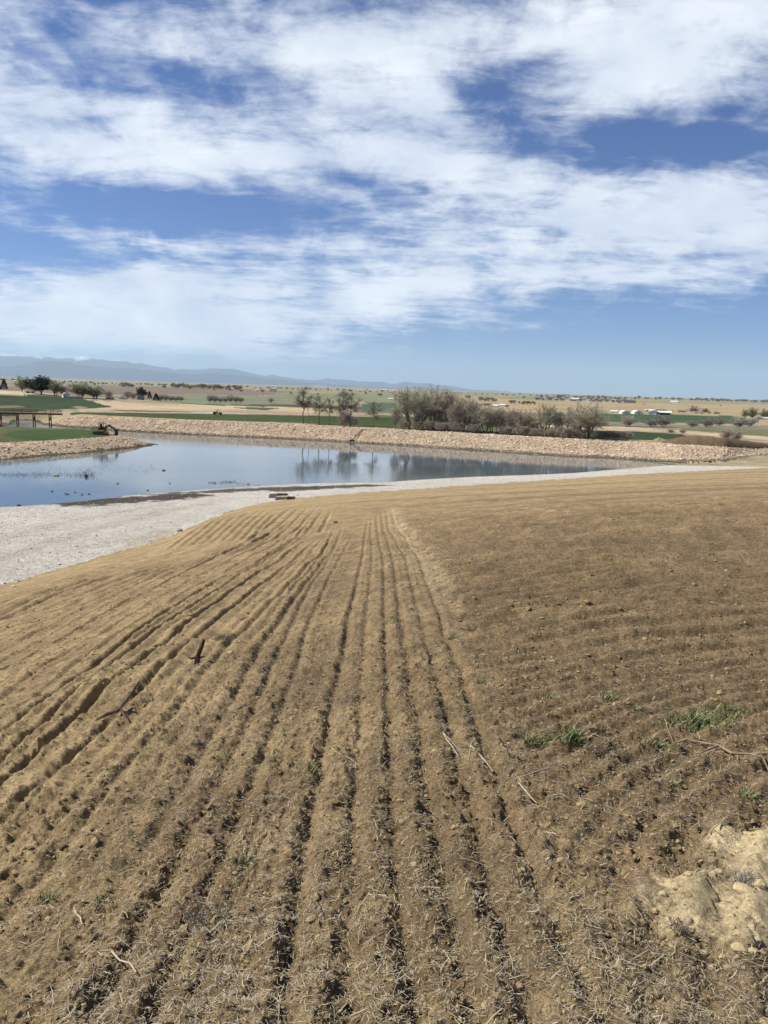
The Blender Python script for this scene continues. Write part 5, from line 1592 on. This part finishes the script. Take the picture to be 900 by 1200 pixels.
# waterbirds on the pond
M_BIRD = simple("dark_plumage", (0.03, 0.027, 0.025), 0.7, 0.3, 6)
M_BILL = simple("pale_bill", (0.5, 0.45, 0.36), 0.5, 0.1, 6)
bx_, by_ = hitz(61, 576, WZ)
bd = thing('duck', 'dark duck swimming alone ahead of the others, leftmost on the pond', 'duck', (bx_, by_, WZ), 0, 'dark ducks swimming near the gravel shore', scale=0.62)
mb = MB(); mb.tube([(-.26, 0, .10), (-.2, 0, .07), (-.08, 0, .06), (.08, 0, .06), (.17, 0, .09), (.2, 0, .1)], [.015, .06, .11, .11, .06, .02], 8); mb.part('body', M_BIRD, bd)
mb = MB(); mb.tube([(.14, 0, .10), (.17, 0, .2), (.19, 0, .26), (.23, 0, .28), (.26, 0, .27)], [.04, .035, .05, .045, .02], 8); hd = mb.part('head', M_BIRD, bd)
mb = MB(); mb.tube([(.26, 0, .27), (.32, 0, .255)], [.02, .012], 6); mb.part('bill', M_BILL, hd)
for (px, py, rz, lab) in [(77, 579, 3.0, 'dark duck swimming left of its close neighbour'), (79.5, 579.6, 0.2, 'dark duck swimming right up against its neighbour'), (87.7, 577.2, 1.4, 'dark duck seen end on with its neck up'),
                          (96.3, 580, 3.1, 'dark duck low in the water, second from the right of the line'), (104.3, 579.2, 0.1, 'dark duck at the right end of the line'), (199, 566.5, 1.3, 'dark duck by itself further right with its neck up'),
                          (173, 575, 0.5, 'dark duck close to the gravel shore by itself'), (138, 567, .4, 'dark duck far out right of the weeds')]:
    a, b = hitz(px, py, WZ)
    dup(bd, (a, b, WZ), rz, (.62, .62, .62), lab, 'dark ducks swimming near the gravel shore')
# stones standing out of the shallows
for (px, py, w, h, lab, rgb) in [(66, 557.5, 7, 2.2, 'pale flat stone standing out of the weedy shallows', (0.36, 0.31, 0.2)), (101, 559, 4, 4, 'dark stump standing in the weedy shallows', (0.05, 0.042, 0.032)),
                                 (192, 551.5, 4, 1.6, 'small dark stone in open water right of the weeds', (0.07, 0.06, 0.05)), (22, 592.8, 5, 2.2, 'dark stone at the near shore at far left', (0.07, 0.06, 0.045))]:
    a, b = hitz(px, py, WZ); k = b / 900
    thing('stone' if 'stump' not in lab else 'tree_stump', lab, 'stone' if 'stump' not in lab else 'stump', (a, b, WZ + h * k * .15), 0, None, clod_mesh('stone', (w * k * .5, w * k * .4, h * k * .7), 300 + int(px), rgb))

# ------------------------------------------------------------------ mountains
def mountains(name, prof, dist, depth, base_rgb, snow, seed, vis=1.0):
    pxs = np.array([p_[0] for p_ in prof], float); pys = np.array([p_[1] for p_ in prof], float)
    q = np.linspace(pxs[0], pxs[-1], 420)
    yy = np.interp(q, pxs, pys) + 2.0 * fbm(q * 0.085, q * 0 + seed, 5, seed, 0.62)
    n = 26; v = np.zeros((420, n + 1, 3)); cs = np.zeros((420, n + 1, 3))
    for i in range(420):
        d = ray(q[i], yy[i]); h = math.hypot(d[0], d[1])
        top = d[2] / h * dist; az = math.atan2(d[0], d[1])
        for j in range(n + 1):
            u = j / n; rr = dist + (u - 0.6) * depth
            pr = (u / 0.6) ** 0.9 if u < 0.6 else 1 - ((u - 0.6) / 0.4) ** 1.2
            v[i, j] = (rr * math.sin(az), rr * math.cos(az), -16 + (top + 16) * pr)
            cs[i, j] = base_rgb
    rr = np.hypot(v[..., 0], v[..., 1])
    u = np.arange(n + 1)[None] / n
    rid = 1 - np.abs(fbm(v[..., 0] / 1900.0, v[..., 1] / 1900.0, 4, seed + 3)) * 2
    amt = np.clip(1 - np.abs(u - 0.6) / 0.6, 0, 1) * (1 - np.exp(-((u - 0.6) / 0.12) ** 2))
    v[..., 2] += (v[..., 2] + 16) * 0.35 * (rid - 0.75) * amt
    if snow:
        s_ = sstep(snow, snow + 130, v[..., 2] + 160 * fbm(v[..., 0] / 800, v[..., 1] / 800, 3, seed + 9))[..., None] * 0.8
        cs = cs * (1 - s_) + np.array([0.85, 0.87, 0.9]) * s_
    ii, jj = np.meshgrid(np.arange(419), np.arange(n), indexing='ij'); a = (ii * (n + 1) + jj).ravel()
    f = np.stack([a, a + n + 1, a + n + 2, a + 1], 1)
    structure(obj(name, new_mesh(name, v.reshape(-1, 3), f, M_MOUNT, True, cs.reshape(-1, 3))))
back = [(-260, 420), (-120, 412), (-50, 415), (0, 414), (26, 416.4), (43, 415.8), (61, 418.2), (77, 417.6), (97, 417.2), (110, 418.8), (123, 421), (138, 421.5), (153, 424.6), (166, 425.4), (184, 429.2), (204, 432.3),
        (230, 432.8), (245, 431.3), (271, 431.8), (286, 434.8), (309, 440.2), (320, 438.8), (330, 441.4), (353, 444), (371, 445.4), (384, 443.4), (404, 444.8), (424, 446.8), (450, 447.6), (463, 450.4), (473, 447.3), (483, 447.8),
        (503, 449.8), (517, 450.8), (530, 452.3), (543, 454.8), (558, 457.2), (570, 456.8), (583, 457.8), (600, 459.6), (640, 461.5)]
front = [(-260, 432), (-100, 428), (-40, 431), (0, 430), (26, 427), (45, 423), (62, 422.6), (80, 424), (100, 428), (125, 430), (150, 431), (185, 434.5), (215, 438), (250, 437), (280, 439.5), (310, 443.2), (345, 446.5), (380, 449.5), (420, 452), (470, 454.5), (520, 456), (560, 458.5), (600, 460.5)]
mountains('mountains', back, 41000, 5200, (0.022, 0.036, 0.07), 900, 4)
mountains('hills', front, 33000, 4500, (0.015, 0.028, 0.055), 0, 12)

# ------------------------------------------------------------------ air
hz_me = MB().box(-45500, 45500, -45500, 45500, -19.5, 1450).mesh('haze', None)
hm = bpy.data.materials.new("haze_air"); hm.use_nodes = True
ht = hm.node_tree; ht.nodes.clear()
ho = ht.nodes.new('ShaderNodeOutputMaterial'); hv = ht.nodes.new('ShaderNodeVolumePrincipled')
hv.inputs['Color'].default_value = (0.59, 0.775, 0.97, 1); hv.inputs['Density'].default_value = 2.5e-5; hv.inputs['Anisotropy'].default_value = 0.15
ht.links.new(hv.outputs[0], ho.inputs['Volume'])
hz_me.materials.append(hm)
structure(obj('haze', hz_me), 'stuff')

# ------------------------------------------------------------------ sun and sky
SUN_AZ, SUN_EL = R_(-83), R_(47)
sd_ = Vector((math.sin(SUN_AZ) * math.cos(SUN_EL), math.cos(SUN_AZ) * math.cos(SUN_EL), math.sin(SUN_EL)))
sl_ = bpy.data.lights.new("sun", 'SUN'); sl_.energy = 5.0; sl_.angle = R_(0.55); sl_.color = (1.0, 0.94, 0.84)
so = bpy.data.objects.new("sun", sl_); COL.objects.link(so)
so.rotation_euler = (-sd_).to_track_quat('-Z', 'Y').to_euler()

w = bpy.data.worlds.new("World"); scene.world = w; w.use_nodes = True
nt = w.node_tree; N, L = nt.nodes, nt.links; N.clear()
out = N.new('ShaderNodeOutputWorld'); bg = N.new('ShaderNodeBackground'); L.new(bg.outputs[0], out.inputs['Surface'])
sky = N.new('ShaderNodeTexSky'); sky.sky_type = 'NISHITA'; sky.sun_disc = False
sky.sun_elevation = SUN_EL; sky.sun_rotation = SUN_AZ % (2 * math.pi)
sky.air_density = 1.0; sky.dust_density = 0.4; sky.ozone_density = 1.7; sky.altitude = 1500
SKY_STR = 0.082
bg.inputs['Strength'].default_value = SKY_STR


def mth(op, a, b=None, c_=None, clamp=False):
    n_ = N.new('ShaderNodeMath'); n_.operation = op; n_.use_clamp = clamp
    for i, q in enumerate((a, b, c_)):
        if q is None:
            continue
        if isinstance(q, (int, float)):
            n_.inputs[i].default_value = q
        else:
            L.new(q, n_.inputs[i])
    return n_.outputs[0]


tc = N.new('ShaderNodeTexCoord'); sx = N.new('ShaderNodeSeparateXYZ'); L.new(tc.outputs['Generated'], sx.inputs[0])
dx_, dy_, dz_ = sx.outputs
az_ = mth('ARCTAN2', dx_, dy_); el_ = mth('ARCSINE', dz_)
ae = N.new('ShaderNodeCombineXYZ'); L.new(az_, ae.inputs[0]); L.new(el_, ae.inputs[1])
den = mth('ADD', mth('MAXIMUM', dz_, 0.0), 0.13)
pl = N.new('ShaderNodeCombineXYZ'); L.new(mth('DIVIDE', dx_, den), pl.inputs[0]); L.new(mth('DIVIDE', dy_, den), pl.inputs[1])


def noise(vec, scale, detail, rough, dist=0.0, off=(0, 0, 0), sc3=(1, 1, 1), rot=0.0):
    mp_ = N.new('ShaderNodeMapping'); mp_.inputs['Location'].default_value = off; mp_.inputs['Scale'].default_value = sc3; mp_.inputs['Rotation'].default_value = (0, 0, rot)
    L.new(vec, mp_.inputs[0])
    t_ = N.new('ShaderNodeTexNoise'); t_.inputs['Scale'].default_value = scale; t_.inputs['Detail'].default_value = detail; t_.inputs['Roughness'].default_value = rough; t_.inputs['Distortion'].default_value = dist
    L.new(mp_.outputs[0], t_.inputs['Vector']); return t_.outputs['Fac']


def azel(px, py):
    d = ray(px, py); return math.atan2(d[0], d[1]), math.asin(d[2])


BLOBS = [  # photo x, y, half-widths in px, weight, turn
    (90, 170, 150, 75, .50, 0), (420, 95, 110, 70, .55, 0), (270, 195, 110, 36, .45, 0), (720, 45, 220, 62, .62, 0), (850, 100, 110, 45, .30, 0),
    (660, 262, 300, 36, .66, 0), (820, 235, 160, 40, .40, 0), (330, 285, 150, 13, .48, 0), (90, 362, 230, 36, .80, 0), (430, 352, 200, 32, .62, 0), (700, 320, 260, 24, .46, 0), (250, 30, 260, 40, .30, 0),
    (500, 190, 150, 20, .32, 0), (240, 325, 70, 16, .40, 0), (560, 205, 90, 20, .22, 0), (200, 400, 260, 22, .42, 0),
    (790, 168, 125, 30, -.95, 0), (580, 95, 46, 36, -.62, 0), (250, 250, 200, 28, -1.0, 0), (225, 95, 80, 34, -.45, 0), (800, 430, 360, 56, -1.25, 0), (50, 388, 110, 6, -.60, 0), (30, 296, 120, 16, -.42, 0),
    (420, 212, 90, 13, -.45, 0), (560, 305, 120, 8, -.25, 0), (130, 70, 220, 60, .34, 0), (640, 180, 60, 24, -.30, 0)]
cov = None
for (px, py, rx_, ry_, wt_, _t) in BLOBS:
    a0, e0 = azel(px, py); a1, e1 = azel(px + rx_, py + 0.031 * rx_); a2, e2 = azel(px, py - ry_)
    v1 = N.new('ShaderNodeVectorMath'); v1.operation = 'SUBTRACT'; L.new(ae.outputs[0], v1.inputs[0]); v1.inputs[1].default_value = (a0, e0, 0)
    v2 = N.new('ShaderNodeVectorMath'); v2.operation = 'MULTIPLY'; L.new(v1.outputs[0], v2.inputs[0]); v2.inputs[1].default_value = (1 / abs(a1 - a0), 1 / abs(e2 - e0), 0)
    v3 = N.new('ShaderNodeVectorMath'); v3.operation = 'DOT_PRODUCT'; L.new(v2.outputs[0], v3.inputs[0]); L.new(v2.outputs[0], v3.inputs[1])
    e_ = mth('POWER', 0.45, v3.outputs['Value'])
    cov = mth('MULTIPLY_ADD', e_, wt_, cov if cov is not None else 0.0)
n1 = noise(pl.outputs[0], 1.15, 9, 0.60, 0.35, (3.1, 1.7, 0), (1, 1, 1), 0.3)
n2 = noise(pl.outputs[0], 3.6, 8, 0.62, 0.5, (7.7, 2.2, 0), (1, 1.0, 1), 0.2)
n3 = noise(pl.outputs[0], 9.0, 7, 0.65, 0.6, (1.7, 9.2, 0), (0.55, 1.3, 1), -0.25)
tot = mth('ADD', mth('MULTIPLY', mth('SUBTRACT', n1, 0.5), 1.7), mth('MULTIPLY', mth('SUBTRACT', n2, 0.5), 1.3))
tot = mth('ADD', tot, mth('MULTIPLY', mth('SUBTRACT', n3, 0.5), 1.0))
n4 = noise(ae.outputs[0], 13.0, 8, 0.62, 0.4, (2.3, 4.1, 0), (0.8, 1.25, 1), 0.15)
tot = mth('ADD', tot, mth('MULTIPLY', mth('SUBTRACT', n4, 0.5), 1.65))
tot = mth('ADD', tot, mth('MULTIPLY', cov, 0.9))
mr = N.new('ShaderNodeMapRange'); mr.interpolation_type = 'SMOOTHSTEP'
mr.inputs['From Min'].default_value = -0.30; mr.inputs['From Max'].default_value = 0.72
L.new(tot, mr.inputs['Value'])
alpha = mth('MULTIPLY', mr.outputs[0], 0.92)
fade = N.new('ShaderNodeMapRange'); fade.interpolation_type = 'SMOOTHSTEP'; fade.inputs['From Min'].default_value = 0.0; fade.inputs['From Max'].default_value = 0.06
L.new(dz_, fade.inputs['Value']); alpha = mth('MULTIPLY', alpha, fade.outputs[0])
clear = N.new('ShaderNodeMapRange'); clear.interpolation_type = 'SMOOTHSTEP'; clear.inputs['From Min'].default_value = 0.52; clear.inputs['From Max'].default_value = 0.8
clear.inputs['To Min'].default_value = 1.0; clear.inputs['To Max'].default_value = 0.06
L.new(dz_, clear.inputs['Value']); alpha = mth('MULTIPLY', alpha, clear.outputs[0])   # clouds thinned overhead, out of view, to cut the sky's fill light
# cloud light and shade
shade = N.new('ShaderNodeMapRange'); shade.inputs['From Min'].default_value = 0.35; shade.inputs['From Max'].default_value = 0.68
shade.inputs['To Min'].default_value = 0.0; shade.inputs['To Max'].default_value = 1.0
L.new(noise(ae.outputs[0], 7.5, 8, 0.6, 0.4, (5.3, 1.2, 0), (0.7, 1.5, 1)), shade.inputs['Value'])
cc_ = N.new('ShaderNodeMix'); cc_.data_type = 'RGBA'; L.new(shade.outputs[0], cc_.inputs[0])
K = 1 / SKY_STR
cc_.inputs[6].default_value = (0.45 * K, 0.51 * K, 0.61 * K, 1); cc_.inputs[7].default_value = (0.68 * K, 0.72 * K, 0.76 * K, 1)
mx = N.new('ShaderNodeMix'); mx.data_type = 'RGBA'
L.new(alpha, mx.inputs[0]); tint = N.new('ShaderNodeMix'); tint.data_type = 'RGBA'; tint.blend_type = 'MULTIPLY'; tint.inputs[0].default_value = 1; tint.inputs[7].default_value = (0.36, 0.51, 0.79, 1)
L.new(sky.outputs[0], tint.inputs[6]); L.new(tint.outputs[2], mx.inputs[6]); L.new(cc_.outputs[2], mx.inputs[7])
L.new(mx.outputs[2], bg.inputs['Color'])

# ------------------------------------------------------------------ render settings
vs_ = scene.view_settings
vs_.view_transform = 'Standard'; vs_.look = 'None'; vs_.gamma = 1.0; vs_.use_curve_mapping = False
vs_.exposure = 0.55
cy = scene.cycles
cy.max_bounces = 6; cy.diffuse_bounces = 2; cy.glossy_bounces = 3; cy.transmission_bounces = 2; cy.volume_bounces = 1; cy.transparent_max_bounces = 8
cy.caustics_reflective = False; cy.caustics_refractive = False
cy.use_denoising = True
